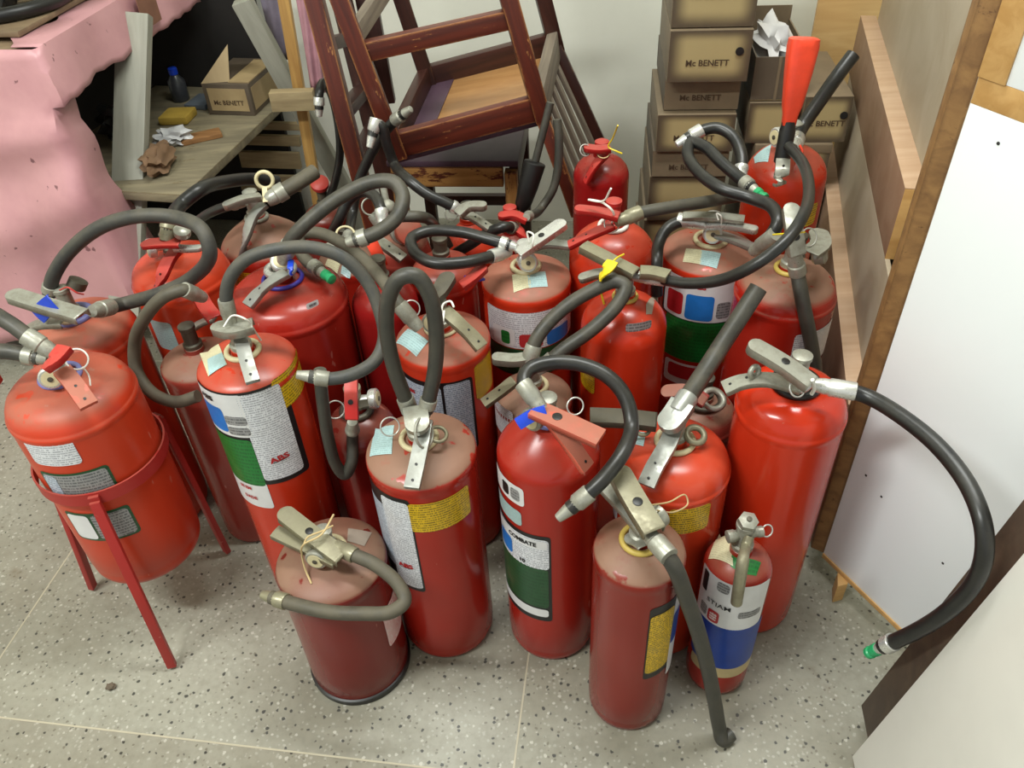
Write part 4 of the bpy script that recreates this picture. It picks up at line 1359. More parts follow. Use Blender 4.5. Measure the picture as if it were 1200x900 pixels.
# the cloth: one bent sheet over the top, hanging short at the side and long at the front
def cloth_sheet():
    bm = bmesh.new()
    front = lambda a, t_: None
    NA, NB = 34, 26
    # front drape: a = 0 (right corner) .. 1 (left), t = 0 (top) .. 1 (hem)
    G = []
    for i in range(NA + 1):
        a = i / NA
        rowv = []
        for j in range(NB + 1):
            t_ = j / NB
            hem = .20 - .16 * min(1, a / .5)
            z = TT + .004 - (TT - hem) * t_
            fold = .020 * sin(a * 13 + t_ * 3.2) * t_ + .010 * sin(a * 37 + 1.3 - t_ * 4) * t_ + .026 * math.exp(-((t_ - .50 - .10 * sin(a * 7)) / .10) ** 2) + .018 * math.exp(-((t_ - .27 - .22 * a) / .05) ** 2)
            out = .012 + .05 * t_ + fold
            inset = (.035 + .0 * t_) * (1 - t_) - .10 * t_ * (1 - a)
            p = Vector((0, 0, z)) + tl * (a * tl_len) - te * out - tl * .004 - tl * (.02 * t_) * (1 - a)
            rowv.append(bm.verts.new(p))
        G.append(rowv)
    for i in range(NA):
        for j in range(NB):
            bm.faces.new((G[i][j], G[i + 1][j], G[i + 1][j + 1], G[i][j + 1]))
    # side skirt: s = 0 (near corner) .. 1 (far)
    NS, NT_ = 36, 8
    K = []
    for i in range(NS + 1):
        s_ = i / NS
        rowv = []
        for j in range(NT_ + 1):
            t_ = j / NT_
            drop = .105 + .003 * sin(s_ * 23) + .003 * sin(s_ * 57)
            z = TT + .004 - drop * t_
            out = .012 + .012 * t_ + .006 * sin(s_ * 19) * t_ + .014 * t_ * max(0, 1 - s_ * 7)
            p = Vector((0, 0, z)) + te * (s_ * te_len * 1.0) - tl * out
            rowv.append(bm.verts.new(p))
        K.append(rowv)
    for i in range(NS):
        for j in range(NT_):
            bm.faces.new((K[i][j + 1], K[i + 1][j + 1], K[i + 1][j], K[i][j]))
    # corner gusset, pleated, joining the two down to the skirt hem then flaring on
    for j in range(NT_):
        tz = K[0][j].co.z
        tz2 = K[0][j + 1].co.z

        def at(z):
            best = min(range(NB + 1), key=lambda k: abs(G[0][k].co.z - z))
            return best
        k1, k2 = at(tz), at(tz2)
        m1 = (K[0][j].co + G[0][k1].co) / 2 + Vector((.010, -.016, 0)) * (j / NT_ * 1.4)
        m2 = (K[0][j + 1].co + G[0][k2].co) / 2 + Vector((.010, -.016, 0)) * ((j + 1) / NT_ * 1.4)
        a_, b_ = bm.verts.new(m1), bm.verts.new(m2)
        try:
            bm.faces.new((K[0][j], a_, b_, K[0][j + 1]))
            if k1 != k2:
                bm.faces.new((a_, G[0][k1], G[0][k2], b_))
            else:
                bm.faces.new((a_, G[0][k1], b_))
        except ValueError:
            pass
    # return flap of the front drape: goes on past the corner and turns back under the table
    H_ = []
    for j in range(NB + 1):
        t_ = j / NB
        g = G[0][j].co
        if g.z > TT - .10:
            H_.append(None)
            continue
        w_ = .012 + .085 * (t_ - .12)
        H_.append([bm.verts.new(g - tl * w_ * .18 + te * .025), bm.verts.new(g - tl * w_ * .22 + te * (.05 + .12 * t_))])
    for j in range(NB):
        if H_[j] and H_[j + 1]:
            bm.faces.new((G[0][j], G[0][j + 1], H_[j + 1][0], H_[j][0]))
            bm.faces.new((H_[j][0], H_[j + 1][0], H_[j + 1][1], H_[j][1]))
    # strip lying on the table top round its edge
    T = []
    for i in range(NS + 1):
        p = te * (i / NS * te_len)
        a_ = bm.verts.new(p + tl * (.05 + .05 * sin(i * .35) ** 2) + up3 * (TT + .003))
        b_ = bm.verts.new(p - tl * .002 + up3 * (TT + .004))
        T.append((a_, b_))
    for i in range(NS):
        bm.faces.new((T[i][0], T[i][1], T[i + 1][1], T[i + 1][0]))
        bm.faces.new((T[i][1], K[i][0], K[i + 1][0], T[i + 1][1]))
    bmesh.ops.remove_doubles(bm, verts=bm.verts, dist=.0008)
    bmesh.ops.recalc_face_normals(bm, faces=bm.faces)
    me = bpy.data.meshes.new('tablecloth')
    bm.to_mesh(me)
    bm.free()
    o = link('tablecloth', me, M_CLOTH, None, True, 75)
    o.location = to
    md = o.modifiers.new('thickness', 'SOLIDIFY')
    md.thickness = .0025
    md.offset = 1
    return o


cl = cloth_sheet()
tag(cl, 'faded pink oilcloth draped over the work table at left, torn at its edge', 'tablecloth')
pt = slab('patch', Vector((0, 0, TT - .075)) + te * .36 - tl * .034, te * .085, -tl * .002, up3 * .078, plain('brown_patch', (140, 96, 76), .6), cl, 0)
pt['label'] = 'brown patch on the pink cloth'

# on the table: tan board with a black steel wheel frame on it
bd = slab('cutting_board', to + tl * .06 + te * .05 + up3 * (TT + .0075), tl * .8, te * .5, up3 * .012, M_TAN, None, .003)
tag(bd, 'flat tan board lying on the pink-covered table, top left', 'board')
wc = Pz(2, 2, TT + .03)
fr = tag(empty('metal_frame', (wc.x, wc.y, TT + .0235)), 'black round metal frame with spokes lying on the tan board', 'metal frame')
ring('rim', (0, 0, .012), .145, .015, M_BLACK, fr, (0, 0, 1), 40, 10)
for k in range(4):
    a = radians(20 + 90 * k)
    bar('spoke', (0.015 * cos(a), .015 * sin(a), .012), (.128 * cos(a), .128 * sin(a), .012), .022, .012, M_BLACK, fr, (-sin(a), cos(a), 0))
lathe('hub', [(.03, 0), (.032, .004), (.032, .022), (.02, .024)], M_BLACK, fr, 24)

# ------------------------------------------------------------------ things on the table's shelf
def shelf_at(u, v, dz=0.0):
    p = Pz(u, v, SZ + dz)
    return p


M_CARD = wood('shoe_box_card', (168, 146, 106), (150, 128, 92), (4, 4, 4), .6)
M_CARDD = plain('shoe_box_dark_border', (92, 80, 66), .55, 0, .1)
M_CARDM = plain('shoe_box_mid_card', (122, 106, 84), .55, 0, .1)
M_GLOSS = plain('shoe_box_front', (176, 156, 116), .32, 0, .07, 6)


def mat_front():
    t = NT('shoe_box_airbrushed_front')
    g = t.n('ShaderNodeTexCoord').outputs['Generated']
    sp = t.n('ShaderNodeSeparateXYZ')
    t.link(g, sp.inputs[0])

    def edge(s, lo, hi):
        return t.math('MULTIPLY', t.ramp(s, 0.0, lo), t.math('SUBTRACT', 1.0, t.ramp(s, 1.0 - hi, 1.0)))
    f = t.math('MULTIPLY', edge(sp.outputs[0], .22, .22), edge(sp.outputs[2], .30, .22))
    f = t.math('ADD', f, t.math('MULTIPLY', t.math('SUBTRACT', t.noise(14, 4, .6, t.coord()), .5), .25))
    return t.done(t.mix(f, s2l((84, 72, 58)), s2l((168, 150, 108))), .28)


M_FRONT = mat_front()


def shoe_box(org, ex, ey, ezh, label, group=None, hole=False, lid=True, text=True, dark=False, txt_y=.42, parent_open=False, tscale=1.0):
    """org: front bottom left corner; ex along the front; ey depth; ezh height"""
    o = tag(empty('shoe_box', org), label, 'box', group)
    W, D = ex.length, ey.length
    ux, uy = ex.normalized(), ey.normalized()
    body = slab('body', (0, 0, 0), ex, ey, up3 * ezh, M_CARDM if not dark else M_CARDD, o, .0015)
    # printed front: pale panel inside a darker border
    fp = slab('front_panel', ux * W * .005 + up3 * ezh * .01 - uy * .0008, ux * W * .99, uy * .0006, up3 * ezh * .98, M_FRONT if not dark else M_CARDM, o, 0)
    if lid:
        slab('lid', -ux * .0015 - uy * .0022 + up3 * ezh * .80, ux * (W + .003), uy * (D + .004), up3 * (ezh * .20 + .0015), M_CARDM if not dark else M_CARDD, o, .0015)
    if text:
        lettering('lettering', 'Mc BENETT', .0175 * tscale, L_INK, o, ux * W * .48 + up3 * ezh * txt_y - uy * .0026, ux, up3, .0003, 1.0)
    if hole:
        c = ux * W * .86 + up3 * ezh * .60 - uy * .0026
        lathe('finger_hole', [(.0085, 0), (.0085, .0008), (.005, .001)], L_BLACK, o, 16, c, -uy)
    return o


p = shelf_at(246, 134, .001)
bx_e = (shelf_at(296, 136) - p)
bx_e.z = 0
ux = bx_e.normalized()
uy = Vector((-ux.y, ux.x, 0))
sb_ = tag(empty('shoe_box', p), 'open brown shoe box with a flap up, on the shelf under the pink-covered table', 'box')
Wb, Db, Hb = .135, .20, .085
slab('body', (0, 0, 0), ux * Wb, uy * Db, up3 * Hb, M_CARDD, sb_)
slab('front_panel', ux * .012 + up3 * .012 - uy * .0008, ux * (Wb - .024), uy * .0007, up3 * (Hb - .024), M_CARD, sb_, 0)
slab('side_panel', ux * (Wb + .0002) + uy * .012 + up3 * .012, ux * .0007, uy * (Db - .03), up3 * (Hb - .024), M_CARD, sb_, 0)
lettering('lettering', 'Mc BENETT', .0175, L_INK, sb_, ux * Wb * .5 + up3 * Hb * .40 - uy * .0017, ux, up3, .0003)
mesh('flap', [(up3 * Hb), (ux * Wb * .55 + up3 * Hb + uy * .02), (ux * Wb * .55 + up3 * (Hb + .085) + uy * .06), (up3 * (Hb + .001) + uy * .14)], [(0, 1, 2), (0, 2, 3), (1, 3, 2)], M_CARD, sb_, False)
slab('lid_flap', ux * Wb * .55 + up3 * (Hb + .0005) + uy * .01, ux * Wb * .45, uy * .17, up3 * .003, M_CARD, sb_, 0)

p = shelf_at(187, 148)
yb = tag(slab('sponge', p + up3 * .001, (.078, -.006, 0), (.01, .075, 0), (0, 0, .022), plain('mustard_foam', (176, 146, 58), .8), None, .006), 'mustard yellow sponge block on the cluttered shelf', 'sponge')


def crumple(name, c, rx, ry, rz, mat, label, cat, seed):
    rnd = random.Random(seed)
    bm = bmesh.new()
    bmesh.ops.create_icosphere(bm, subdivisions=3, radius=1)
    for v in bm.verts:
        k = 1 + .30 * sin(v.co.x * 5.1 + seed) * cos(v.co.y * 6.3) + .22 * sin(v.co.z * 9.7 + v.co.x * 7.0 + seed) + rnd.uniform(-.03, .03)
        v.co = Vector((v.co.x * rx * k, v.co.y * ry * k, max(-.9, v.co.z * k) * rz))
    me = bpy.data.meshes.new(name)
    bm.to_mesh(me)
    bm.free()
    o = link(name, me, mat, None, True, 60)
    o.location = Vector(c) + up3 * (rz * .9 + .001)
    return tag(o, label, cat)


crumple('crumpled_bag', shelf_at(205, 168), .042, .034, .02, plain('silver_white_bag', (205, 205, 205), .3), 'crumpled silvery white bag in front of the yellow sponge', 'bag', 3)
bdp = shelf_at(236, 163)
tag(box('wooden_offcut', bdp + up3 * .0065, .105, .045, .012, wood('orange_offcut', (150, 108, 66), (126, 88, 52)), None, radians(24), .002), 'thin orange-brown wooden offcut at the front of the shelf', 'offcut')
bt = tag(empty('plastic_bottle', shelf_at(213, 117, .001)), 'dark plastic bottle with blue cap at the back of the shelf', 'bottle')
lathe('body', [(.022, 0), (.024, .004), (.024, .055), (.012, .07), (.010, .074)], plain('smoky_plastic', (60, 62, 66), .3), bt, 24)
lathe('cap', [(.0125, .074), (.0125, .09), (.010, .092)], M_BLUE, bt, 20)
gb = shelf_at(238, 122)
tag(box('notebook', gb + up3 * .0075, .065, .085, .013, plain('slate_cover', (96, 104, 112), .5), None, radians(-15), .002), 'slate grey notebook lying beside the shoe box on the shelf', 'notebook')
crumple('cloth_bundle', shelf_at(190, 198), .03, .06, .03, plain('brown_rag', (120, 92, 66), .8), 'brown rag bundle on the near end of the shelf', 'rag', 8)
crumple('dark_bag', shelf_at(150, 160), .055, .07, .045, plain('dark_bag_plastic', (40, 40, 42), .4), 'dark plastic bag behind the near table leg', 'bag', 5)

# ------------------------------------------------------------------ post, cloth and planks between table and chairs
M_PINE = wood('yellow_pine', (190, 150, 84), (158, 118, 62), (2.5, 30, 30), .55)
M_PALE = wood('pale_rough_wood', (168, 150, 112), (138, 120, 88), (3, 26, 26), .65)
pa, pb = Py(331, 0, 2.18), Py(364, 215, 2.16)
fr2 = tag(empty('timber_rack', (pb.x, pb.y, 0)), 'rough pine post and crossbar rack between table and chairs, pale planks in it', 'rack')
o3 = Vector((pb.x, pb.y, 0))
pd = (pb - pa).normalized()
bar('post', pa - pd * .25 - o3, Vector((pb.x, pb.y, 0)) - o3, .028, .028, M_PINE, fr2, (1, 0, 0))
ca, cb = Py(318, 118, 2.13), Py(369, 116, 2.13)
bar('crossbar', ca - o3, cb - o3, .032, .050, M_PALE, fr2, (0, 1, 0))
for (v_, h_) in ((146, .022), (163, .030), (186, .05), (213, .05)):
    a_, b_ = Py(282, v_, 2.335), Py(352, v_ + 2, 2.315)
    bar('plank', a_ - o3, b_ - o3, .016, h_, M_PALE, fr2, (0, 1, 0))
    Z_ = a_.z
cbx = Py(335, 205, 2.24)


def hang(name, quad, y, mat, label, cat, amp=.006):
    V, F, n = [], [], 10
    C = [Py(u, v, y) for (u, v) in quad]
    for j in range(n + 1):
        for i in range(n + 1):
            a, b = i / n, j / n
            q = C[0].lerp(C[1], a).lerp(C[3].lerp(C[2], a), b)
            V.append(q + Vector((0, amp * sin(a * 11 + b * 2) - .004, 0)))
    for j in range(n):
        for i in range(n):
            k = j * (n + 1) + i
            F.append((k + n + 1, k + n + 2, k + 1, k))
    o = mesh(name, V, F, mat, None, True, 0)
    md = o.modifiers.new('thickness', 'SOLIDIFY')
    md.thickness = .003
    return tag(o, label, cat)


hang('hanging_cloth', ((343, -30), (364, -30), (382, 108), (364, 104)), 2.162, plain('mauve_pink_cloth', (190, 140, 150), .7), 'narrow pink cloth strip hanging down beside the pine post', 'cloth')
hang('lilac_sheet', ((298, -30), (334, -30), (346, 70), (322, 70)), 2.30, plain('lilac_plastic', (142, 134, 150), .5), 'greyish lilac plastic sheet behind the pine post', 'plastic sheet')

# ------------------------------------------------------------------ chairs
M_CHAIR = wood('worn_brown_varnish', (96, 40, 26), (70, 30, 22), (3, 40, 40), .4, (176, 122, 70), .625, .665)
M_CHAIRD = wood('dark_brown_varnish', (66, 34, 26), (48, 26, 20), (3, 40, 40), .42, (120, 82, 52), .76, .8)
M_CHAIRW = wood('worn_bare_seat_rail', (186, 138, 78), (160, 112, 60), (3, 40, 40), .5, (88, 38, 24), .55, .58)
M_CHAIRG = wood('dusty_grey_wood', (132, 120, 104), (104, 92, 80), (3, 40, 40), .6)
M_PLY = wood('tan_seat_board', (176, 132, 84), (156, 112, 68), (2, 20, 20), .35)
M_MAUVE = plain('mauve_vinyl', (84, 62, 76), .5)

FLc, FRc = Py(462, 170, 1.62), Py(632, 125, 1.66)
BRc, BLc = Py(650, 50, 1.96), Py(500, 90, 1.93)
ch = tag(empty('wooden_chair', (FLc.x, FLc.y, FLc.z)), 'worn brown wooden chair lying upside down and tilted on another chair', 'chair', )
q0 = Vector(FLc)
ex = (FRc - FLc)
ey = (BLc - FLc)
nz = ex.cross(ey).normalized()
if nz.z < 0:
    nz = -nz
legdir = (Py(592, 0, 1.66) - FRc).normalized()
legdir = (legdir * .75 + nz * .25).normalized()


def cb_(name, a, b, w_, t_, m_, side):
    return bar(name, a - q0, b - q0, w_, t_, m_, ch, side, .0025)


d40 = legdir * .40
eyn, exn = ey.normalized(), ex.normalized()
cb_('leg', FRc - legdir * .03, FRc + d40, .034, .034, M_CHAIR, exn)
cb_('leg', FLc - legdir * .03, Py(398, 0, 1.62) + (Py(398, 0, 1.62) - FLc) * .3, .034, .034, M_CHAIR, exn)
LFd = (Py(398, 0, 1.62) - FLc).normalized()
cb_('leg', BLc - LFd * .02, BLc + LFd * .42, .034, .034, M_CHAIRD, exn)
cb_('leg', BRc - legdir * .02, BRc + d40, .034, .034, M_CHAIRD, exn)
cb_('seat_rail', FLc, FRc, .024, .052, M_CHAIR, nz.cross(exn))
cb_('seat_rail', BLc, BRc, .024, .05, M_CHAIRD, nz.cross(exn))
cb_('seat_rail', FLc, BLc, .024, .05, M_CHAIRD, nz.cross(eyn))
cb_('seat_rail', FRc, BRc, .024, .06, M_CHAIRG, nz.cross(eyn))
dn = -nz * .018
slab('seat_board', FLc - q0 + dn + exn * .012 + eyn * .012, ex * .96, ey * .95, -nz * .010, M_PLY, ch, .001)
slab('seat_cover', FLc - q0 + dn - nz * .011 - exn * .002 - eyn * .002, ex * 1.0, ey * 1.0, -nz * .012, M_MAUVE, ch, .003)
slab('seat_cloth', FLc - q0 + dn + exn * .012 + eyn * .012 + nz * .0005, ex * .17, ey * .95, nz * .002, M_MAUVE, ch, .0005)


def up_leg(c, d, k):
    return c + d * k


cb_('stretcher', up_leg(FLc, LFd, .195), up_leg(FRc, legdir, .185), .024, .036, M_CHAIR, nz.cross(exn))
cb_('stretcher', up_leg(BLc, LFd, .19), up_leg(BRc, legdir, .19), .022, .034, M_CHAIRD, nz.cross(exn))
cb_('stretcher', up_leg(FLc, LFd, .225), up_leg(BLc, LFd, .225), .022, .034, M_CHAIRG, nz.cross(eyn))
# back posts and slats hang below the seat on the right
P1, P2 = Py(676, 250, 1.64), Py(706, 172, 1.93)
cb_('back_post', FRc - legdir * .02, P1, .032, .028, M_CHAIR, (0, 1, 0))
cb_('back_post', BRc + legdir * .0, P2, .030, .026, M_CHAIRD, (0, 1, 0))
cb_('back_rail', FRc.lerp(P1, .96), BRc.lerp(P2, .98), .03, .022, M_CHAIRD, (P1 - FRc))
for k in range(5):
    f_ = (k + 1) / 6
    cb_('slat', FRc.lerp(BRc, f_) - legdir * .02, FRc.lerp(P1, .96).lerp(BRc.lerp(P2, .98), f_), .022, .010, M_CHAIRG, (BRc - FRc))

# chair underneath, upright
s0, s1 = Pz(458, 200, .45), Pz(604, 200, .45)
xb = (s1 - s0)
xn = xb.normalized()
yn = Vector((-xn.y, xn.x, 0))
cb2 = tag(empty('wooden_chair', (s0.x, s0.y, 0)), 'upright wooden chair with dark mauve seat, under the overturned chair', 'chair')
r0 = Vector((s0.x, s0.y, 0))
Wc = xb.length
for (a, b) in ((.012, .012), (Wc - .012, .012), (.012, .33), (Wc - .012, .33)):
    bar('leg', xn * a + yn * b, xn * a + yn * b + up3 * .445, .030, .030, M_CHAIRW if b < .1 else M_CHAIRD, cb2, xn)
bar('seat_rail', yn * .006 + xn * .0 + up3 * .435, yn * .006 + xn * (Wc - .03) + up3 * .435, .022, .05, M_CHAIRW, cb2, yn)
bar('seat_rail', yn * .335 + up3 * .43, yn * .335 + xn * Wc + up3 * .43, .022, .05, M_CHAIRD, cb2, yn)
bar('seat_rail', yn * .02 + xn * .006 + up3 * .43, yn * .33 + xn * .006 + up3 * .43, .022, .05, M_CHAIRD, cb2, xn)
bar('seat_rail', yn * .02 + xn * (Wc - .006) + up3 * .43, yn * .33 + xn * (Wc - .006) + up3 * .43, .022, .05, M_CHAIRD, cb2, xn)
slab('seat', -xn * .008 - yn * .006 + up3 * .461, xn * (Wc + .016), yn * .36, up3 * .016, M_MAUVE, cb2, .005)
bar('stretcher', xn * .012 + yn * .012 + up3 * .16, xn * (Wc - .012) + yn * .012 + up3 * .16, .02, .03, M_CHAIRD, cb2, yn)
bar('stretcher', xn * .012 + yn * .33 + up3 * .20, xn * (Wc - .012) + yn * .33 + up3 * .20, .02, .03, M_CHAIRD, cb2, yn)

# third chair at the left, standing on end
k0, k1 = Py(366, -10, 1.74), Py(424, 214, 1.70)
c3 = tag(empty('wooden_chair', (k1.x, k1.y, 0)), 'brown wooden chair tipped upright at left, its long worn leg nearest the table', 'chair')
r3 = Vector((k1.x, k1.y, 0))
kd = (k1 - k0).normalized()
kb = k1 + kd * (k1.z / -kd.z)
bar('leg', k0 - kd * .1 - r3, Vector((kb.x, kb.y, .002)) - r3, .036, .036, M_CHAIR, c3, (1, 0, 0))
m0, m1 = Py(398, -10, 2.02), Py(440, 160, 2.00)
md_ = (m1 - m0).normalized()
mb = m1 + md_ * (m1.z / -md_.z)
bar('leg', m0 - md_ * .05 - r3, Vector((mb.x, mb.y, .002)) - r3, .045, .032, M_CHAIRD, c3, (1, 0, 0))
m2, m3 = Py(428, -10, 2.06), Py(452, 120, 2.05)
bar('back_post', m2 - r3, m3 - r3, .05, .03, M_CHAIRD, c3, (1, 0, 0))
for f_ in (.25, .6, .88):
    bar('stretcher', k0.lerp(k1, f_) - r3, m0.lerp(m1, f_ + .05) - r3, .026, .034, M_CHAIRD, c3, (0, 0, 1))

# ------------------------------------------------------------------ shoe boxes against the wall
BXR = Vector((cos(radians(-7)), sin(radians(-7)), 0))
BYR = Vector((-BXR.y, BXR.x, 0))
G1 = 'shoe boxes stacked against the back wall'


def at_box(u, v, y):
    return Py(u, v, y)


yF = 1.72
H1 = .110
rows = [  # left u, v of front bottom edge, depth, width, height, hole, dark, label
    (752, 300, 1.735, .172, .093, False, False, 'shoe box at the bottom of the left stack, just above the extinguisher hoses'),
    (758, 258, 1.73, .172, .097, False, False, 'second lowest shoe box of the left stack, behind the grey hose'),
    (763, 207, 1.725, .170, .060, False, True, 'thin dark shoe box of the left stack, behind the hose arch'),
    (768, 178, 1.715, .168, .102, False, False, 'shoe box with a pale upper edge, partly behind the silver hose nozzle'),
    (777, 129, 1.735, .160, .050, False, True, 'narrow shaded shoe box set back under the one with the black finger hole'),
    (781, 97, 1.70, .165, .112, True, False, 'shoe box with a round black finger hole at the right of its front, left stack'),
    (786, 33, 1.71, .165, .112, False, False, 'glossy topmost shoe box of the left stack'),
]
zprev = 0
for i, (u, v, y, w_, h_, hl, dk, lb_) in enumerate(rows):
    p = at_box(u, v, y)
    z = p.z if i == 0 else zprev
    hh = h_
    if i + 1 < len(rows):
        nx = at_box(rows[i + 1][0], rows[i + 1][1], rows[i + 1][2])
        hh = nx.z - z - .002
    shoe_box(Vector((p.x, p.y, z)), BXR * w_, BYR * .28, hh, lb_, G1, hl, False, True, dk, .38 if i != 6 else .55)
    zprev = z + hh + .002
p = at_box(752, 300, 1.735)
base_top = p.z
zz = 0.0
for k in range(2):
    hh = base_top / 2 - .002
    o_ = shoe_box(Vector((p.x - .004, p.y, zz + .001)), BXR * .172, BYR * .28, hh - .001, ('floor-level shoe box at the foot of the left stack', 'shoe box second from the floor in the left stack')[k], G1)
    zz += hh + .002

# right column
G2 = 'shoe boxes in the right-hand stack by the plywood sheet'
yR = 1.74
pA = at_box(872, 213, yR)
p1 = at_box(870, 213, 1.73)
x1 = .300
zA = p1.z
zz = 0.001
hh = zA / 2 - .002
for k in range(2):
    shoe_box(Vector((p1.x + .012, p1.y - .02, zz)), BXR * .165, BYR * .28, hh, ('floor-level shoe box behind the horn extinguisher', 'second shoe box from the floor behind the horn extinguisher')[k], G2)
    zz += hh + .002
zB = at_box(890, 163, 1.71).z - .012
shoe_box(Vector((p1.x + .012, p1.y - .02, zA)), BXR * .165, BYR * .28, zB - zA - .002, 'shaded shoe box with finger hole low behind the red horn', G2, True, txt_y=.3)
zC = at_box(890, 122, 1.71).z + .002
shoe_box(Vector((p1.x - .012, p1.y - .01, zB)), BXR * .098, BYR * .28, zC - zB - .002, 'short pale shoe box under the open tissue box, no lettering', G2, False, False, False)
shoe_box(Vector((p1.x + .104, p1.y - .022, zB)), BXR * .100, BYR * .28, at_box(960, 112, 1.71).z - zB, 'pale shoe box with finger hole right behind the thick black hose', G2, True, False, txt_y=.42)
# open box with white tissue, tipped to show its inside
ob = tag(empty('shoe_box', Vector((p1.x - .012, p1.y - .005, zC))), 'open brown shoe box with white tissue paper, between the left stack and the red horn', 'box', G2)
Wo, Do, Ho = .112, .25, at_box(890, 70, 1.71).z - zC
tlt = radians(0)
slab('front_wall', (0, 0, 0), BXR * Wo, BYR * .003, up3 * Ho, M_CARDD, ob, 0)
slab('back_wall', BYR * Do, BXR * Wo, BYR * .003, up3 * (Ho + .03), M_CARDM, ob, 0)
slab('side_wall', BYR * .003, BXR * .003, BYR * (Do - .003), up3 * Ho, M_CARDD, ob, 0)
slab('side_wall', BYR * .003 + BXR * (Wo - .003), BXR * .003, BYR * (Do - .003), up3 * Ho, M_CARDM, ob, 0)
slab('bottom', (0, 0, 0), BXR * Wo, BYR * Do, up3 * .003, M_CARD, ob, 0)
lathe('finger_hole', [(.0125, 0), (.0125, .0008), (.008, .001)], M_GREY, ob, 18, BXR * Wo * .72 + up3 * Ho * .62 - BYR * .0004, -BYR)
slab('front_seam', BXR * Wo * .43 - BYR * .0012, BXR * .006, BYR * .0012, up3 * Ho, M_CARDM, ob, 0)
tc = Vector((p1.x - .012, p1.y - .005, zC)) + BXR * Wo * .47 + BYR * .12 + up3 * (Ho * .55)
crumple('tissue_paper', tc - up3 * .02, .040, .088, .05, plain('white_tissue', (214, 212, 210), .6, 0, .05), 'crumpled white tissue paper inside the open shoe box', 'paper', 11)

# plywood sheet leaning on the wall behind the horn
pl0, pl1 = at_box(948, 108, 1.99), at_box(1012, 100, 1.96)
M_PLYL = wood('light_plywood', (206, 172, 118), (188, 150, 96), (1.2, 16, 16), .45)
pv0 = Vector((pl0.x - .01, pl0.y + .02, .002))
d_ = Vector((.01, .03, 1.05))
ps = slab('plywood_sheet', pv0, BXR * .20, BYR * .012, d_, M_PLYL, None, .001)
tag(ps, 'light plywood sheet standing behind the shoe boxes and the red horn', 'plywood sheet')

# ------------------------------------------------------------------ wooden cabinet at right
M_BEIGE = wood('beige_board_back', (172, 160, 140), (160, 146, 124), (1.0, 5, 5), .5)
M_RAILB = wood('brown_rail_face', (152, 124, 102), (138, 108, 86), (1.2, 10, 10), .5)
M_RAILT = wood('pink_beige_edge', (190, 160, 132), (176, 144, 114), (2, 24, 24), .5)
M_EDGE = wood('rough_brown_edge', (150, 112, 66), (118, 84, 48), (3, 20, 20), .65, (96, 66, 36), .6, .66)
M_PINEL = wood('light_pine', (206, 164, 104), (188, 144, 84), (2.2, 24, 24), .5)
M_DKSPOT = plain('dark_spot', (52, 50, 50), .8)
M_LAM = plain('white_laminate', (242, 247, 249), .38, 0, .01, 3)
cc = Pz(965, 648, .06)
cx = empty('wooden_cabinet', (cc.x, cc.y, 0))
tag(cx, 'unfinished wooden cabinet with white laminate front, beige side and pine battens', 'cabinet')
Kc = Vector((cc.x, cc.y, 0))
gd = (Pz(1055, 735, .06) - cc)
gd.z = 0
gd.normalize()                            # along the white face, towards the viewer
bd_ = Vector((.27, .963, 0)).normalized() # along the beige side, to the wall
bn = Vector((-bd_.y, bd_.x, 0))           # out of the beige side (left)
gn = Vector((gd.y, -gd.x, 0))
if gn.dot(-Kc) < 0:
    gn = -gn
TOPZ = 1.16
ZB = .06
E0 = Vector((0, 0, 0))
edge_w = .024
pin = Vector((-.9, .43, 0)).normalized()
el = Pz(949, 641, .06) - cc               # left border of the rough edge
el.z = 0
slab('post', E0 + up3 * ZB, el.normalized() * edge_w, bd_ * .03, up3 * (TOPZ - ZB), M_EDGE, cx, .001)
sp0 = el.normalized() * edge_w
slab('side_sheet', sp0 - bn * .070 + bd_ * .006 + up3 * ZB, bd_ * 1.02, bn * .008, up3 * (TOPZ - ZB), M_BEIGE, cx, .0005)
for (zt, hh, t0, thick, nm, of_) in ((.700, .125, .20, .034, 'rail', .062), (.395, .30, .03, .030, 'rail', .028)):
    r_ = slab(nm, sp0 - bn * of_ + bd_ * t0 + up3 * (zt - hh), bd_ * (.86 if zt > .5 else 1.0), bn * thick, up3 * hh, M_RAILB, cx, .001)
    slab('rail_top', sp0 - bn * of_ + bd_ * t0 + up3 * (zt + .0003) - Vector((0, 0, 0)), bd_ * (.86 if zt > .5 else 1.0), bn * thick, up3 * .0012, M_RAILT, cx, .0003)
    if zt > .5:
        slab('rail_end', sp0 - bn * of_ + bd_ * (t0 - .0015) + up3 * (zt - hh), bd_ * .0012, bn * thick, up3 * hh, M_PINEL, cx, .0003)
slab('lower_side_sheet', sp0 - bn * .036 + bd_ * .006 + up3 * ZB, bd_ * 1.02, bn * .008, up3 * .515, M_BEIGE, cx, .0005)
slab('lower_panel', up3 * ZB, gd * .62, -gn * .006, up3 * (.918 - ZB), M_LAM, cx, .0008)
slab('bottom_strip', up3 * (ZB - .010) + gn * .002, gd * .62, -gn * .03, up3 * .010, M_PINEL, cx, .0005)
slab('batten', up3 * .918 + gn * .0, gd * .62, -gn * .02, up3 * .032, M_PINEL, cx, .001)
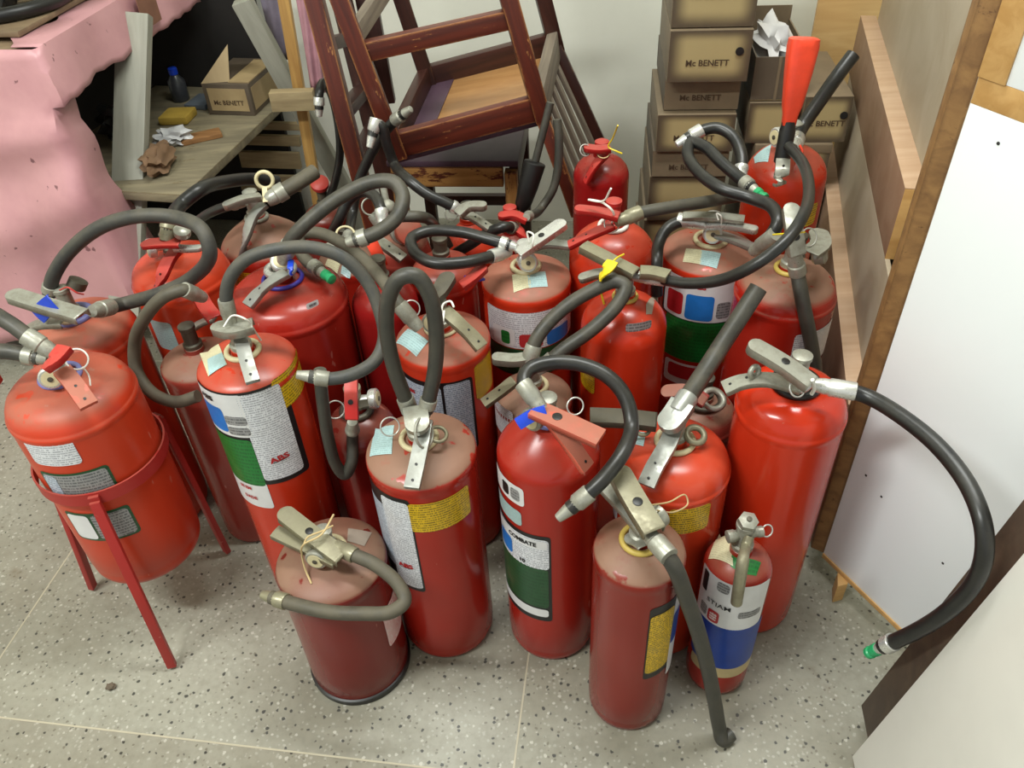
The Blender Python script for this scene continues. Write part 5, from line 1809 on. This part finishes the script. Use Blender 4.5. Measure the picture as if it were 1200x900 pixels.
slab('upper_panel', up3 * .95 + gd * .03, gd * .59, -gn * .006, up3 * (TOPZ - .95), M_LAM, cx, .0008)
slab('stile', up3 * .95, gd * .036, gn * .003, up3 * (TOPZ - .95), M_PINEL, cx, .0008)
for (u_, v_) in ((1170, 168), (1015, 557), (1033, 582), (1105, 660)):
    r_ = ray(u_, v_)
    t_ = (cc - CAM).dot(gn) / r_.dot(gn)
    lathe('nail_hole', [(.0022, 0), (.0022, .0004), (.001, .0006)], M_DKSPOT, cx, 10, CAM + r_ * t_ - Kc + gn * .0002, gn)
slab('foot', Pz(975, 706, 0) - Kc + Vector((0, .0, 0)), (.020, .004, 0), (.01, .03, 0), (0, 0, ZB - .010), M_PINEL, cx, .001)
slab('foot', gd * .58 - gn * .05, gd * .03, -gn * .03, up3 * (ZB - .010), M_PINEL, cx, .001)
slab('foot', bd_ * .95 - bn * .03, bd_ * .03, -bn * .03, up3 * ZB, M_PINEL, cx, .001)

# ------------------------------------------------------------------ leaning boards at bottom right
A_ = Pz(999, 886, 0.014)
B_ = Pz(1200, 648, .53)
eb = (B_ - A_).normalized()
gv = Vector((-.172, -.985, 0))
nn = eb.cross(gv).normalized()
if nn.x > 0:
    nn = -nn
M_LAM2 = plain('cream_white_laminate', (222, 220, 212), .4, 0, .04, 5)
M_DKB = wood('dark_brown_board', (84, 70, 56), (66, 54, 44), (2, 16, 16), .55)
fb = slab('white_board', A_ + nn * .0, eb * .84, gv * .55, -nn * .014, M_LAM2, None, .0008)
tag(fb, 'large cream-white laminate board leaning at bottom right, nearest the viewer', 'board')
db = slab('brown_board', A_ - gv * .072 - nn * .0155 + eb * .03, eb * .80, gv * .58, -nn * .014, M_DKB, None, .0008)
tag(db, 'dark brown board leaning beneath the cream-white board at bottom right', 'board')

# small stone on the floor
pc = Pz(131, 806, 0)
crumple('pebble', Vector((pc.x, pc.y, .0)), .0075, .006, .004, plain('brown_grit', (104, 92, 76), .9), 'small brown pebble lying on the floor in front of the stand', 'pebble', 2)
